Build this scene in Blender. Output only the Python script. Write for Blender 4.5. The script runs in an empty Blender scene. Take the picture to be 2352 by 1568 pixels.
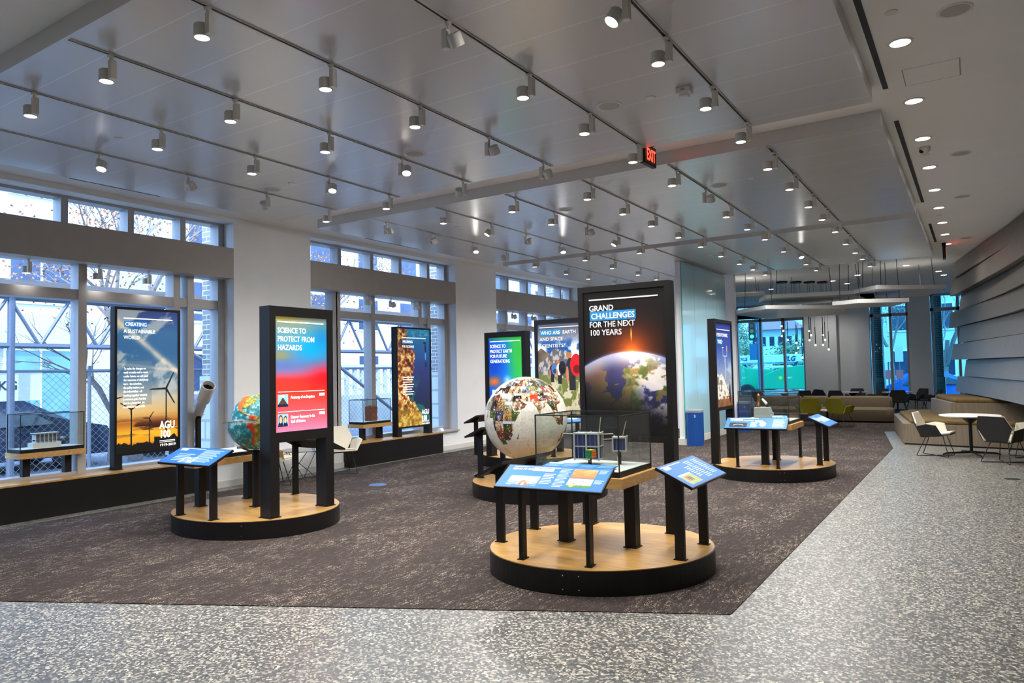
import bpy, bmesh, math, random
import numpy as np
from mathutils import Vector, Matrix, Euler
random.seed(7)
SC = bpy.context.scene
COL = SC.collection
PI = math.pi

# ------------------------------------------------------------------ camera, light, exposure
cam_data = bpy.data.cameras.new('camera'); cam = bpy.data.objects.new('camera', cam_data); COL.objects.link(cam)
cam_data.sensor_width = 36.0
cam_data.lens = 1628.03 / 2352 * 36.0
cam_data.clip_end = 300
_yaw, _pit, _rol = 0.577620021, 0.0425762733, -0.0202541404
_f = Vector((-math.sin(_yaw) * math.cos(_pit), math.cos(_yaw) * math.cos(_pit), math.sin(_pit)))
_r0 = Vector((math.cos(_yaw), math.sin(_yaw), 0)); _u0 = _r0.cross(_f)
_r = _r0 * math.cos(_rol) + _u0 * math.sin(_rol); _u = -_r0 * math.sin(_rol) + _u0 * math.cos(_rol)
cam.matrix_world = Matrix(((_r.x, _u.x, -_f.x, 0), (_r.y, _u.y, -_f.y, 0), (_r.z, _u.z, -_f.z, 1.72), (0, 0, 0, 1)))
SC.camera = cam

world = bpy.data.worlds.new('sky'); SC.world = world; world.use_nodes = True
_bg = world.node_tree.nodes['Background']
_bg.inputs[0].default_value = (0.42, 0.64, 1.0, 1); _bg.inputs[1].default_value = 7.5
SC.view_settings.view_transform = 'Standard'; SC.view_settings.look = 'None'
SC.view_settings.gamma = 1.0; SC.view_settings.use_curve_mapping = False
SC.view_settings.exposure = 0.28
SPOT_W, DOWN_W = 132.0, 62.0
sun_d = bpy.data.lights.new('sun', 'SUN'); sun_d.energy = 3.5; sun_d.angle = 0.02; sun_d.color = (1, .95, .86)
sun = bpy.data.objects.new('sun', sun_d); COL.objects.link(sun)
sun.rotation_euler = Euler((math.radians(38), math.radians(25), math.radians(10)))   # high sun from the near side, lights the street fronts

# ------------------------------------------------------------------ helpers
def lin(c):
    return tuple(((x / 12.92) if x <= .04045 else ((x + .055) / 1.055) ** 2.4) for x in c)
def hexc(h):
    return lin(tuple(int(h[i:i + 2], 16) / 255 for i in (0, 2, 4)))
def slin(a):
    a = np.clip(a, 0, 1); return np.where(a <= .04045, a / 12.92, ((a + .055) / 1.055) ** 2.4)

MATS = {}
def mat(name, col=(.5, .5, .5), rough=.5, metal=0., vary=.06, scale=30., bump=0., spec=.5, emit=None, estr=0., coat=0., stretch=(1, 1, 1)):
    if name in MATS: return MATS[name]
    m = bpy.data.materials.new(name); m.use_nodes = True; nt = m.node_tree; b = nt.nodes['Principled BSDF']
    b.inputs['Roughness'].default_value = rough; b.inputs['Metallic'].default_value = metal
    b.inputs['Specular IOR Level'].default_value = spec; b.inputs['Coat Weight'].default_value = coat
    tc = nt.nodes.new('ShaderNodeTexCoord'); mp = nt.nodes.new('ShaderNodeMapping'); mp.inputs['Scale'].default_value = stretch
    nt.links.new(tc.outputs['Object'], mp.inputs[0])
    no = nt.nodes.new('ShaderNodeTexNoise'); no.inputs['Scale'].default_value = scale; no.inputs['Detail'].default_value = 3
    nt.links.new(mp.outputs[0], no.inputs[0])
    r = nt.nodes.new('ShaderNodeValToRGB')
    r.color_ramp.elements[0].position = .3; r.color_ramp.elements[1].position = .7
    r.color_ramp.elements[0].color = (*[c * (1 - vary) for c in col], 1); r.color_ramp.elements[1].color = (*[min(1, c * (1 + vary)) for c in col], 1)
    nt.links.new(no.outputs[0], r.inputs[0]); nt.links.new(r.outputs[0], b.inputs['Base Color'])
    if bump:
        bp = nt.nodes.new('ShaderNodeBump'); bp.inputs['Strength'].default_value = bump; bp.inputs['Distance'].default_value = .01
        nt.links.new(no.outputs[0], bp.inputs['Height']); nt.links.new(bp.outputs[0], b.inputs['Normal'])
    if emit:
        b.inputs['Emission Color'].default_value = (*emit, 1); b.inputs['Emission Strength'].default_value = estr
    MATS[name] = m; return m

def glass_mat(name, tint, refl=1.0, rough=0.0):
    if name in MATS: return MATS[name]
    m = bpy.data.materials.new(name); m.use_nodes = True; nt = m.node_tree; nt.nodes.clear()
    out = nt.nodes.new('ShaderNodeOutputMaterial'); tr = nt.nodes.new('ShaderNodeBsdfTransparent'); tr.inputs[0].default_value = (*tint, 1)
    gl = nt.nodes.new('ShaderNodeBsdfGlossy'); gl.inputs['Roughness'].default_value = rough
    fr = nt.nodes.new('ShaderNodeLayerWeight'); fr.inputs[0].default_value = .5
    pw = nt.nodes.new('ShaderNodeMath'); pw.operation = 'POWER'; pw.inputs[1].default_value = 4.0; nt.links.new(fr.outputs['Facing'], pw.inputs[0])
    mu = nt.nodes.new('ShaderNodeMath'); mu.operation = 'MULTIPLY_ADD'; mu.inputs[1].default_value = .5 * refl; mu.inputs[2].default_value = .03 * refl
    mx = nt.nodes.new('ShaderNodeMixShader')
    nt.links.new(pw.outputs[0], mu.inputs[0]); nt.links.new(mu.outputs[0], mx.inputs[0]); nt.links.new(tr.outputs[0], mx.inputs[1]); nt.links.new(gl.outputs[0], mx.inputs[2])
    nt.links.new(mx.outputs[0], out.inputs[0]); MATS[name] = m; return m

def art_mat(name, rough=.35, emit=0.0, spec=.5):
    if name in MATS: return MATS[name]
    m = bpy.data.materials.new(name); m.use_nodes = True; nt = m.node_tree; b = nt.nodes['Principled BSDF']
    a = nt.nodes.new('ShaderNodeAttribute'); a.attribute_name = 'art'
    nt.links.new(a.outputs['Color'], b.inputs['Base Color']); b.inputs['Roughness'].default_value = rough; b.inputs['Specular IOR Level'].default_value = spec
    if emit:
        nt.links.new(a.outputs['Color'], b.inputs['Emission Color']); b.inputs['Emission Strength'].default_value = emit
    MATS[name] = m; return m

class MB:
    def __init__(s): s.v = []; s.f = []
    def add(s, vs, fs):
        o = len(s.v); s.v += [tuple(v) for v in vs]; s.f += [tuple(i + o for i in f) for f in fs]; return s
    def box(s, x0, x1, y0, y1, z0, z1, M=None):
        vs = [Vector((x, y, z)) for z in (z0, z1) for y in (y0, y1) for x in (x0, x1)]
        if M is not None: vs = [M @ v for v in vs]
        return s.add(vs, [(0, 2, 3, 1), (4, 5, 7, 6), (0, 1, 5, 4), (2, 6, 7, 3), (0, 4, 6, 2), (1, 3, 7, 5)])
    def prism(s, poly, z0, z1, M=None):
        n = len(poly); vs = [Vector((x, y, z0)) for x, y in poly] + [Vector((x, y, z1)) for x, y in poly]
        if M is not None: vs = [M @ v for v in vs]
        return s.add(vs, [tuple(range(n))[::-1], tuple(range(n, 2 * n))] + [(i, (i + 1) % n, (i + 1) % n + n, i + n) for i in range(n)])
    def plate(s, pts, t):
        P = [Vector(p) for p in pts]; n = len(P); nrm = Vector((0, 0, 0))
        for i in range(n): nrm += (P[i] - P[0]).cross(P[(i + 1) % n] - P[0])
        nrm.normalize()
        vs = P + [p + nrm * t for p in P]
        return s.add(vs, [tuple(range(n))[::-1], tuple(range(n, 2 * n))] + [(i, (i + 1) % n, (i + 1) % n + n, i + n) for i in range(n)])
    def tube(s, path, r, n=8, closed=False):
        P = [Vector(p) for p in path]; m = len(P); rr = r if isinstance(r, (list, tuple)) else [r] * m
        ring = []; up = None
        for i, p in enumerate(P):
            a = P[i - 1] if (i or closed) else P[i]; b = P[(i + 1) % m] if (i < m - 1 or closed) else P[i]
            t = (b - a).normalized()
            if up is None: up = t.orthogonal().normalized()
            up = (up - t * up.dot(t)); up = up.normalized() if up.length > 1e-6 else t.orthogonal().normalized()
            w = t.cross(up)
            ring.append([p + (up * math.cos(2 * PI * k / n) + w * math.sin(2 * PI * k / n)) * rr[i] for k in range(n)])
        vs = [v for R in ring for v in R]; fs = []
        for i in range(m - 1 + (1 if closed else 0)):
            j = (i + 1) % m
            for k in range(n): fs.append((i * n + k, i * n + (k + 1) % n, j * n + (k + 1) % n, j * n + k))
        if not closed: fs += [tuple(range(n))[::-1], tuple((m - 1) * n + k for k in range(n))]
        return s.add(vs, fs)
    def lathe(s, prof, c=(0, 0, 0), n=24, M=None):
        vs = []; m = len(prof)
        for r, z in prof:
            for k in range(n):
                v = Vector((r * math.cos(2 * PI * k / n), r * math.sin(2 * PI * k / n), z))
                if M is not None: v = M @ v
                vs.append(v + Vector(c))
        fs = [(i * n + k, i * n + (k + 1) % n, (i + 1) * n + (k + 1) % n, (i + 1) * n + k) for i in range(m - 1) for k in range(n)]
        if prof[0][0] > 1e-6: fs.append(tuple(range(n))[::-1])
        if prof[-1][0] > 1e-6: fs.append(tuple((m - 1) * n + k for k in range(n)))
        return s.add(vs, fs)
    def build(s, name, m, parent=None, smooth=False, bevel=0., seg=2):
        me = bpy.data.meshes.new(name); me.from_pydata(s.v, [], s.f); me.update()
        if m: me.materials.append(m)
        if smooth:
            me.polygons.foreach_set('use_smooth', [True] * len(me.polygons))
            try: me.set_sharp_from_angle(angle=math.radians(40))
            except Exception: pass
        o = bpy.data.objects.new(name, me); COL.objects.link(o)
        if parent: o.parent = parent
        if bevel:
            b = o.modifiers.new('bevel', 'BEVEL'); b.width = bevel; b.segments = seg; b.limit_method = 'ANGLE'
        return o

def thing(name, label, cat, loc=(0, 0, 0), rz=0., group=None):
    o = bpy.data.objects.new(name, None); COL.objects.link(o); o.location = loc; o.rotation_euler = (0, 0, rz)
    o.empty_display_size = .1
    o['label'] = label; o['category'] = cat
    if group: o['group'] = group
    return o
def tag(o, label, cat, group=None, loc=None):
    o['label'] = label; o['category'] = cat
    if group: o['group'] = group
    if loc: o.location = loc
    return o
def struct(o):
    o['kind'] = 'structure'; return o
def copy_tree(root, loc, rz, label, group=None):
    def cp(o, par):
        c = o.copy(); COL.objects.link(c); c.parent = par
        for ch in o.children: cp(ch, c)
        return c
    r = cp(root, None); r.location = loc; r.rotation_euler = (0, 0, rz); r['label'] = label
    if group: r['group'] = group
    return r

def lettering(parent, body, x, z, size, m, width=None, y=-.003, bold=.012, spacing=1.0, align='LEFT', line=1.0, M=None, name='lettering', shear=0.):
    c = bpy.data.curves.new(name, 'FONT'); c.body = body; c.size = size; c.offset = bold * size; c.extrude = .0008
    c.space_character = spacing; c.space_line = line; c.align_x = align; c.shear = shear; c.resolution_u = 3
    c.materials.append(m)
    o = bpy.data.objects.new(name, c); COL.objects.link(o); o.parent = parent
    o.rotation_euler = (PI / 2, 0, 0); o.location = (x, y, z)
    if M is not None:
        o.matrix_local = M @ Matrix.Translation((x, y, z)) @ Euler((PI / 2, 0, 0)).to_matrix().to_4x4()
    bpy.context.view_layer.update()
    me = bpy.data.meshes.new_from_object(o.evaluated_get(bpy.context.evaluated_depsgraph_get()))   # plain mesh letters
    ml = o.matrix_local.copy(); bpy.data.objects.remove(o); bpy.data.curves.remove(c)
    if width and len(me.vertices):
        xs = [v.co.x for v in me.vertices]; s = width / max(1e-5, max(xs) - min(xs))
        for v in me.vertices: v.co.x *= s
    o = bpy.data.objects.new(name, me); COL.objects.link(o); o.parent = parent; o.matrix_local = ml
    return o

# ---- colour fields for printed and screen pictures
def _h(ix, iy, seed):
    n = (ix.astype(np.int64) * 374761393 + iy.astype(np.int64) * 668265263 + seed * 1274126177) & 0x7fffffff
    n = ((n ^ (n >> 13)) * 1103515245) & 0x7fffffff
    return ((n ^ (n >> 16)) & 0xffff) / 65535.
def vnoise(x, y, seed=0):
    ix = np.floor(x); iy = np.floor(y); fx = x - ix; fy = y - iy; fx = fx * fx * (3 - 2 * fx); fy = fy * fy * (3 - 2 * fy)
    a = _h(ix, iy, seed); b = _h(ix + 1, iy, seed); c = _h(ix, iy + 1, seed); d = _h(ix + 1, iy + 1, seed)
    return a + (b - a) * fx + (c - a) * fy + (a - b - c + d) * fx * fy
def fbm(x, y, seed=0, o=5):
    s = 0; a = .5
    for k in range(o): s = s + a * vnoise(x * 2 ** k, y * 2 ** k, seed + k * 17); a *= .5
    return s / (1 - .5 ** o)
def mixc(a, b, t):
    t = np.clip(t, 0, 1)[..., None]; return a * (1 - t) + np.asarray(b) * t
def sstep(a, b, x):
    t = np.clip((x - a) / (b - a), 0, 1); return t * t * (3 - 2 * t)
def ramp(t, stops):
    t = np.asarray(t); xs = [s[0] for s in stops]
    return np.stack([np.interp(t, xs, [s[1][k] for s in stops]) for k in range(3)], -1)
def full(u, c): return np.ones(u.shape + (3,)) * np.asarray(c)

def picture(name, parent, x0, x1, z0, z1, nx, ny, fn, m, y=-.001, M=None):
    us = (np.arange(nx) + .5) / nx; vs_ = (np.arange(ny) + .5) / ny
    U, V = np.meshgrid(us, vs_)
    C = slin(fn(U, V)).reshape(-1, 3)
    gx = np.linspace(x0, x1, nx + 1); gz = np.linspace(z0, z1, ny + 1)
    GX, GZ = np.meshgrid(gx, gz)
    co = np.stack([GX, np.full_like(GX, y), GZ], -1).reshape(-1, 3)
    if M is not None:
        A = np.array(M); co = co @ A[:3, :3].T + A[:3, 3]
    i = np.arange(ny)[:, None] * (nx + 1) + np.arange(nx)[None, :]
    F = np.stack([i, i + 1, i + nx + 2, i + nx + 1], -1).reshape(-1, 4)
    me = bpy.data.meshes.new(name)
    me.vertices.add(len(co)); me.vertices.foreach_set('co', co.ravel())
    me.loops.add(F.size); me.loops.foreach_set('vertex_index', F.ravel().astype(np.int32))
    me.polygons.add(len(F)); me.polygons.foreach_set('loop_start', (np.arange(len(F)) * 4).astype(np.int32))
    me.update(calc_edges=True)
    at = me.attributes.new('art', 'FLOAT_COLOR', 'FACE'); at.data.foreach_set('color', np.concatenate([C, np.ones((len(C), 1))], 1).ravel().astype(np.float32))
    me.materials.append(m)
    o = bpy.data.objects.new(name, me); COL.objects.link(o); o.parent = parent
    return o

def ell(U, V, cx, cy, rx, ry): return ((U - cx) / rx) ** 2 + ((V - cy) / ry) ** 2
ORD = ['first', 'second', 'third', 'fourth', 'fifth', 'sixth', 'seventh', 'eighth', 'ninth', 'tenth', 'eleventh', 'twelfth']
# ------------------------------------------------------------------ surface materials
def nodes(name):
    m = bpy.data.materials.new(name); m.use_nodes = True; MATS[name] = m
    return m, m.node_tree, m.node_tree.nodes['Principled BSDF']
def N(nt, t, **kw):
    n = nt.nodes.new(t)
    for k, v in kw.items():
        if k.startswith('i_'): n.inputs[int(k[2:])].default_value = v
        else: setattr(n, k, v)
    return n
def terrazzo():
    m, nt, b = nodes('terrazzo')
    tc = N(nt, 'ShaderNodeTexCoord'); L = nt.links.new
    v = N(nt, 'ShaderNodeTexVoronoi'); v.inputs['Scale'].default_value = 68; v.feature = 'F1'; L(tc.outputs['Object'], v.inputs['Vector'])
    n = N(nt, 'ShaderNodeTexNoise'); n.inputs['Scale'].default_value = 45; n.inputs['Detail'].default_value = 2; L(tc.outputs['Object'], n.inputs['Vector'])
    sx = N(nt, 'ShaderNodeSeparateColor'); L(v.outputs['Color'], sx.inputs[0])
    r = N(nt, 'ShaderNodeValToRGB'); r.color_ramp.interpolation = 'CONSTANT'; e = r.color_ramp.elements
    e[0].position = 0; e[0].color = (*hexc('484b4a'), 1); e[1].position = .35; e[1].color = (*hexc('585855'), 1)
    for p, c in ((.52, '6a6863'), (.66, '969287'), (.88, 'b4b0a3'), (.96, '363939')):
        q = e.new(p); q.color = (*hexc(c), 1)
    L(sx.outputs[0], r.inputs[0])
    mx = N(nt, 'ShaderNodeMix', data_type='RGBA', blend_type='MULTIPLY'); mx.inputs[0].default_value = .5
    r2 = N(nt, 'ShaderNodeValToRGB'); r2.color_ramp.elements[0].position = .42; r2.color_ramp.elements[1].position = .55
    r2.color_ramp.elements[0].color = (.55, .56, .57, 1); r2.color_ramp.elements[1].color = (1, 1, 1, 1)
    L(n.outputs[0], r2.inputs[0]); L(r.outputs[0], mx.inputs[6]); L(r2.outputs[0], mx.inputs[7])
    L(mx.outputs[2], b.inputs['Base Color']); b.inputs['Roughness'].default_value = .36
    return m
def carpet_mat():
    m, nt, b = nodes('carpet'); L = nt.links.new
    tc = N(nt, 'ShaderNodeTexCoord')
    def nz(scale, st, det=3):
        mp = N(nt, 'ShaderNodeMapping'); mp.inputs['Scale'].default_value = st; L(tc.outputs['Object'], mp.inputs[0])
        n = N(nt, 'ShaderNodeTexNoise'); n.inputs['Scale'].default_value = scale; n.inputs['Detail'].default_value = det; n.inputs['Roughness'].default_value = .6; L(mp.outputs[0], n.inputs[0]); return n
    big = nz(1.6, (1.7, .75, 1), 4); fine = nz(105, (1.15, .8, 1), 2); mid = nz(14, (2.4, .6, 1), 3)
    r1 = N(nt, 'ShaderNodeMapRange'); r1.inputs[1].default_value = .40; r1.inputs[2].default_value = .66; r1.inputs[3].default_value = .30; r1.inputs[4].default_value = 1.0; L(big.outputs[0], r1.inputs[0])
    r2 = N(nt, 'ShaderNodeMapRange'); r2.inputs[1].default_value = .49; r2.inputs[2].default_value = .62; L(fine.outputs[0], r2.inputs[0])
    r3 = N(nt, 'ShaderNodeMapRange'); r3.inputs[1].default_value = .40; r3.inputs[2].default_value = .64; L(mid.outputs[0], r3.inputs[0])
    a = N(nt, 'ShaderNodeMath', operation='MULTIPLY'); L(r1.outputs[0], a.inputs[0]); L(r2.outputs[0], a.inputs[1])
    c = N(nt, 'ShaderNodeMath', operation='MULTIPLY'); L(a.outputs[0], c.inputs[0]); L(r3.outputs[0], c.inputs[1])
    rp = N(nt, 'ShaderNodeValToRGB'); e = rp.color_ramp.elements
    e[0].position = 0; e[0].color = (*hexc('322b29'), 1); e[1].position = .7; e[1].color = (*hexc('9c9184'), 1); q = e.new(.16); q.color = (*hexc('453d39'), 1)
    L(c.outputs[0], rp.inputs[0]); L(rp.outputs[0], b.inputs['Base Color']); b.inputs['Roughness'].default_value = .95; b.inputs['Specular IOR Level'].default_value = .1
    bp = N(nt, 'ShaderNodeBump'); bp.inputs['Strength'].default_value = .4; bp.inputs['Distance'].default_value = .01; L(fine.outputs[0], bp.inputs['Height']); L(bp.outputs[0], b.inputs['Normal'])
    return m
def panel_mat():
    m, nt, b = nodes('ceiling_panel'); L = nt.links.new
    tc = N(nt, 'ShaderNodeTexCoord'); sx = N(nt, 'ShaderNodeSeparateXYZ'); L(tc.outputs['Object'], sx.inputs[0])
    d = N(nt, 'ShaderNodeMath', operation='DIVIDE'); d.inputs[1].default_value = .545; L(sx.outputs[1], d.inputs[0])
    f = N(nt, 'ShaderNodeMath', operation='FRACT'); L(d.outputs[0], f.inputs[0])
    lt = N(nt, 'ShaderNodeMath', operation='LESS_THAN'); lt.inputs[1].default_value = .014; L(f.outputs[0], lt.inputs[0])
    no = N(nt, 'ShaderNodeTexNoise'); no.inputs['Scale'].default_value = 2; L(tc.outputs['Object'], no.inputs[0])
    mx = N(nt, 'ShaderNodeMix', data_type='RGBA'); mx.inputs[6].default_value = (*hexc('cfcecc'), 1); mx.inputs[7].default_value = (*hexc('e8e8e6'), 1)
    L(lt.outputs[0], mx.inputs[0]); L(mx.outputs[2], b.inputs['Base Color'])
    b.inputs['Roughness'].default_value = .27; b.inputs['Specular IOR Level'].default_value = .8; b.inputs['Metallic'].default_value = .35
    bp = N(nt, 'ShaderNodeBump'); bp.inputs['Strength'].default_value = .15; bp.inputs['Distance'].default_value = .02; L(no.outputs[0], bp.inputs['Height']); L(bp.outputs[0], b.inputs['Normal'])
    return m
def wood_mat(name, c0, c1, along=(1, 12, 12), scale=3.0, rough=.4, plank=None):
    m, nt, b = nodes(name); L = nt.links.new
    tc = N(nt, 'ShaderNodeTexCoord'); mp = N(nt, 'ShaderNodeMapping'); mp.inputs['Scale'].default_value = along; L(tc.outputs['Object'], mp.inputs[0])
    n = N(nt, 'ShaderNodeTexNoise'); n.inputs['Scale'].default_value = scale; n.inputs['Detail'].default_value = 6; n.inputs['Distortion'].default_value = .3; L(mp.outputs[0], n.inputs[0])
    r = N(nt, 'ShaderNodeValToRGB'); r.color_ramp.elements[0].position = .3; r.color_ramp.elements[1].position = .72
    r.color_ramp.elements[0].color = (*c0, 1); r.color_ramp.elements[1].color = (*c1, 1); L(n.outputs[0], r.inputs[0])
    src = r.outputs[0]
    if plank:
        bk = N(nt, 'ShaderNodeTexBrick'); bk.inputs['Scale'].default_value = 1.0; bk.inputs['Brick Width'].default_value = plank[0]; bk.inputs['Row Height'].default_value = plank[1]
        bk.inputs['Mortar Size'].default_value = .0012; bk.inputs[1].default_value = (.86, .86, .86, 1); bk.inputs[2].default_value = (1, 1, 1, 1); bk.inputs[3].default_value = (.5, .45, .4, 1); L(tc.outputs['Object'], bk.inputs[0])
        mx = N(nt, 'ShaderNodeMix', data_type='RGBA', blend_type='MULTIPLY'); mx.inputs[0].default_value = 1; L(src, mx.inputs[6]); L(bk.outputs[0], mx.inputs[7]); src = mx.outputs[2]
    L(src, b.inputs['Base Color']); b.inputs['Roughness'].default_value = rough
    return m
def brick_mat(name, c1, c2, mort, w, h, rough=.8):
    m, nt, b = nodes(name); L = nt.links.new
    tc = N(nt, 'ShaderNodeTexCoord'); sx = N(nt, 'ShaderNodeSeparateXYZ'); L(tc.outputs['Object'], sx.inputs[0])
    ad = N(nt, 'ShaderNodeMath', operation='ADD'); L(sx.outputs[0], ad.inputs[0]); L(sx.outputs[1], ad.inputs[1])
    cx = N(nt, 'ShaderNodeCombineXYZ'); L(ad.outputs[0], cx.inputs[0]); L(sx.outputs[2], cx.inputs[1])
    bk = N(nt, 'ShaderNodeTexBrick'); bk.inputs['Scale'].default_value = 1; bk.inputs['Brick Width'].default_value = w; bk.inputs['Row Height'].default_value = h; bk.inputs['Mortar Size'].default_value = h * .08
    bk.inputs[1].default_value = (*c1, 1); bk.inputs[2].default_value = (*c2, 1); bk.inputs[3].default_value = (*mort, 1); L(cx.outputs[0], bk.inputs[0])
    L(bk.outputs[0], b.inputs['Base Color']); b.inputs['Roughness'].default_value = rough
    return m
TERR = terrazzo(); CARP = carpet_mat(); PANEL = panel_mat()
WOOD = wood_mat('deck_wood', hexc('a2793f'), hexc('bf9758'), (2, 14, 2), 2.2, .32, (1.6, .14))
SLABW = wood_mat('slab_wood', hexc('a87e46'), hexc('c59c60'), (2, 14, 14), 2.5, .4)
GREYW = wood_mat('grey_oak', hexc('575049'), hexc('6d655c'), (14, 14, .7), 3.0, .45)
TANW = wood_mat('tan_oak', hexc('6a5d4b'), hexc('7d705d'), (14, 14, .7), 3.0, .5)
WALLW = mat('white_paint', hexc('ebebea'), .6, vary=.015, scale=3)
CEILW = mat('ceiling_paint', hexc('ebe9e5'), .7, vary=.015, scale=2)
BLACK = mat('black_metal', hexc('131111'), .45, vary=.12, scale=40, spec=.3)
SKIRT = mat('black_laminate', hexc('141212'), .4, vary=.1, scale=8, spec=.3)
DKBLK = mat('dark_void', (.004, .004, .005), .6)
ALU = mat('window_metal', hexc('a9a5a2'), .4, metal=.2, vary=.03, scale=10)
BAND = mat('valance_metal', hexc('a39c94'), .5, vary=.03, scale=6)
WFIX = mat('fixture_white', hexc('d9d5cc'), .45, vary=.02)
TRACKM = mat('track_white', hexc('b5b2ad'), .45, vary=.02)
LENS = mat('lamp_lens', (1, 1, 1), .3, emit=(1, .97, .92), estr=14)
LENSOFF = mat('lamp_lens_unlit', (.25, .25, .26), .15)
TEXTW = mat('white_ink', (.9, .9, .9), .5, vary=.01)
TEXTL = mat('backlit_white', (.9, .9, .9), .5, emit=(1, .97, .93), estr=.75)
BLUEL = mat('backlit_blue', hexc('1878b8'), .4, emit=hexc('1878b8'), estr=.7)
TEXTE = mat('screen_white', (.9, .9, .9), .5, emit=(1, 1, 1), estr=.9)
BLUEINK = mat('blue_ink', hexc('1d86c4'), .4, vary=.02)
GREYTXT = mat('caption_ink', hexc('a9c6e4'), .5, vary=.02)
DKTXT = mat('dark_ink', hexc('2a3f66'), .5)
GLW = glass_mat('window_glass', (.90, .95, 1.0), .6)
GLFAR = glass_mat('tinted_glass', (.32, .60, .68), .6)
GLCASE = glass_mat('case_glass', (.93, .95, .94), 1.0)
ART = art_mat('printed_picture', .5, 0, .25); ARTS = art_mat('screen_picture', .3, .52, .3); ARTL = art_mat('backlit_print', .4, .36)
CHROME = mat('chrome', (.7, .7, .72), .15, metal=1, vary=.02)

XW, XG, ZC, ZP = -9.95, -10.32, 4.30, 4.15
# ------------------------------------------------------------------ floor, walls, ceiling
struct(MB().box(XG - .06, 3.2, -3.2, 31, -.12, 0).box(-12, XG - .06, 19.6, 31, -.12, 0).build('floor', TERR))
cp = [(-6.5, 2.5), (-1.49, 5.01), (-1.47, 16.45), (-2.01, 20.39), (-1.79, 20.62), (-1.2, 24.0), (-1.2, 30.2), (-9.6, 30.2), (-9.6, 1.4), (-8.6, 1.9)]
cfl = MB().prism(cp, 0, .006).build('carpet', CARP); tag(cfl, 'dark grey-brown carpet flecked with cream running under the exhibits', 'carpet')

BAYS = [(0.4, 7.09), (8.67, 12.93), (14.58, 18.98)]
wb = MB()
ys = [-3.2] + [v for b in BAYS for v in b] + [19.7]
for a, b_ in zip(ys[0::2], ys[1::2]):
    wb.box(XG - .05, XW, a, b_, 0, ZC)
for a, b_ in BAYS:
    wb.box(XG - .05, XW, a, b_, 4.225, ZC); wb.box(XG - .05, XW, a, b_, 0, .40)
struct(wb.build('wall_left', WALLW))
struct(MB().box(XW, XW + .018, -3.2, 19.7, 0, .10).build('baseboard_left', mat('baseboard_white', hexc('cfcdc6'), .5, vary=.02)))
struct(MB().box(XG - .2, -5.46, 19.6, 19.75, .007, ZC).build('wall_back', WALLW))
struct(MB().box(-10.4, 3.2, -3.3, -3.15, 0, ZC).build('wall_near', WALLW))
struct(MB().box(3.05, 3.2, -3.15, 31, 0, ZC).build('wall_side', WALLW))
struct(MB().box(XG - .06, 3.2, -3.3, 31, ZC, ZC + .15).box(-12, XG - .06, 19.6, 31, ZC, ZC + .15).build('ceiling', CEILW))

def left_window(i, a, b_, up, lo, pair):
    m = MB(); d = .11
    m.box(XG - d, XG + d, a, b_, 4.185, 4.24); m.box(XG - d, XG + d, a, b_, 3.68, 3.80)         # transom light head and sill
    for y in up: m.box(XG - .1, XG + .12, y - .045, y + .045, 3.75, 4.2)
    m.box(XG - d, XG + d, a, b_, 3.31, 3.74); m.box(XG - d, XG + d, a, b_, 2.82, 2.96); m.box(XG - d, XG + d, a, b_, .40, .50)
    for y in lo: m.box(XG - .1, XG + .12, y - .055, y + .055, .45, 3.4)
    w = struct(m.build('window_%d' % i, ALU))
    g = MB()
    g.box(XG - .012, XG + .004, a, b_, 3.78, 4.2); g.box(XG - .012, XG + .004, a, b_, .48, 2.84); g.box(XG - .012, XG + .004, a, b_, 2.94, 3.32)
    g.build('pane', GLW, w)
    s = MB().box(XG + .05, XW + .05, a, b_, .40, .435).build('sill', BAND, w)
    v = struct(MB().box(XG + .1, XW - .0, a, b_, 3.31, 3.80).build('trim_%d' % i, BAND))
    return w
left_window(1, *BAYS[0], [.95, 1.85, 2.8, 3.75, 4.66, 5.56, 6.37, 7.03], [.5, 1.9, 3.4, 4.90, 6.27, 6.5, 7.03], 0)
left_window(2, *BAYS[1], [8.72, 9.60, 10.48, 11.33, 12.26, 12.87], [8.72, 9.48, 9.56, 10.5, 11.96, 12.26, 12.87], 0)
left_window(3, *BAYS[2], [14.64, 15.5, 16.46, 17.43, 18.34, 18.92], [14.64, 15.4, 16.4, 17.4, 18.3, 18.92], 0)
for i, (a, b_) in enumerate([(4.42, 5.6), (9.65, 11.2), (15.3, 16.6)]):
    g = MB().box(-9.55, -9.51, a, b_, ZC - .012, ZC + .0).build('air_slot', DKBLK); tag(g, ['narrow dark air slot in the soffit above the wind-farm poster window', 'narrow dark air slot in the soffit above the reef poster window', 'narrow dark air slot in the soffit above the farthest street window'][i], 'vent', 'air slots along the window soffit')

# lowered panel ceilings
BAYY = [(2.42, 7.28), (8.0, 13.06), (13.5, 18.6)]
for i, (a, b_) in enumerate(BAYY):
    struct(MB().box(-9.0, -.70, a, b_, ZP, ZC).build('trim_%d' % (11 + i), PANEL))

# glass clad wall beside the bins
gw = struct(MB().box(-5.62, -5.47, 15.45, 18.72, .12, ZP - .005).build('wall_glass', WALLW))
gm = mat('back_painted_glass', hexc('aad3e0'), .08, vary=.01, scale=1, spec=.8, coat=.4)
p = MB()
for k in range(4):
    y = 15.40 + k * .835; p.box(-5.47, -5.455, y + .003, y + .832, .14, ZP - .01)
p.build('glass_panel', gm, gw)
MB().box(-5.475, -5.453, 15.385, 15.40, .14, ZP - .01).build('glass_edge', mat('glass_edge_teal', hexc('4aa79f'), .1, vary=.02), gw)
struct(MB().box(-5.63, -5.44, 15.39, 18.73, 0, .15).build('baseboard_glass', mat('baseboard_white', (.6, .6, .58))))

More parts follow.
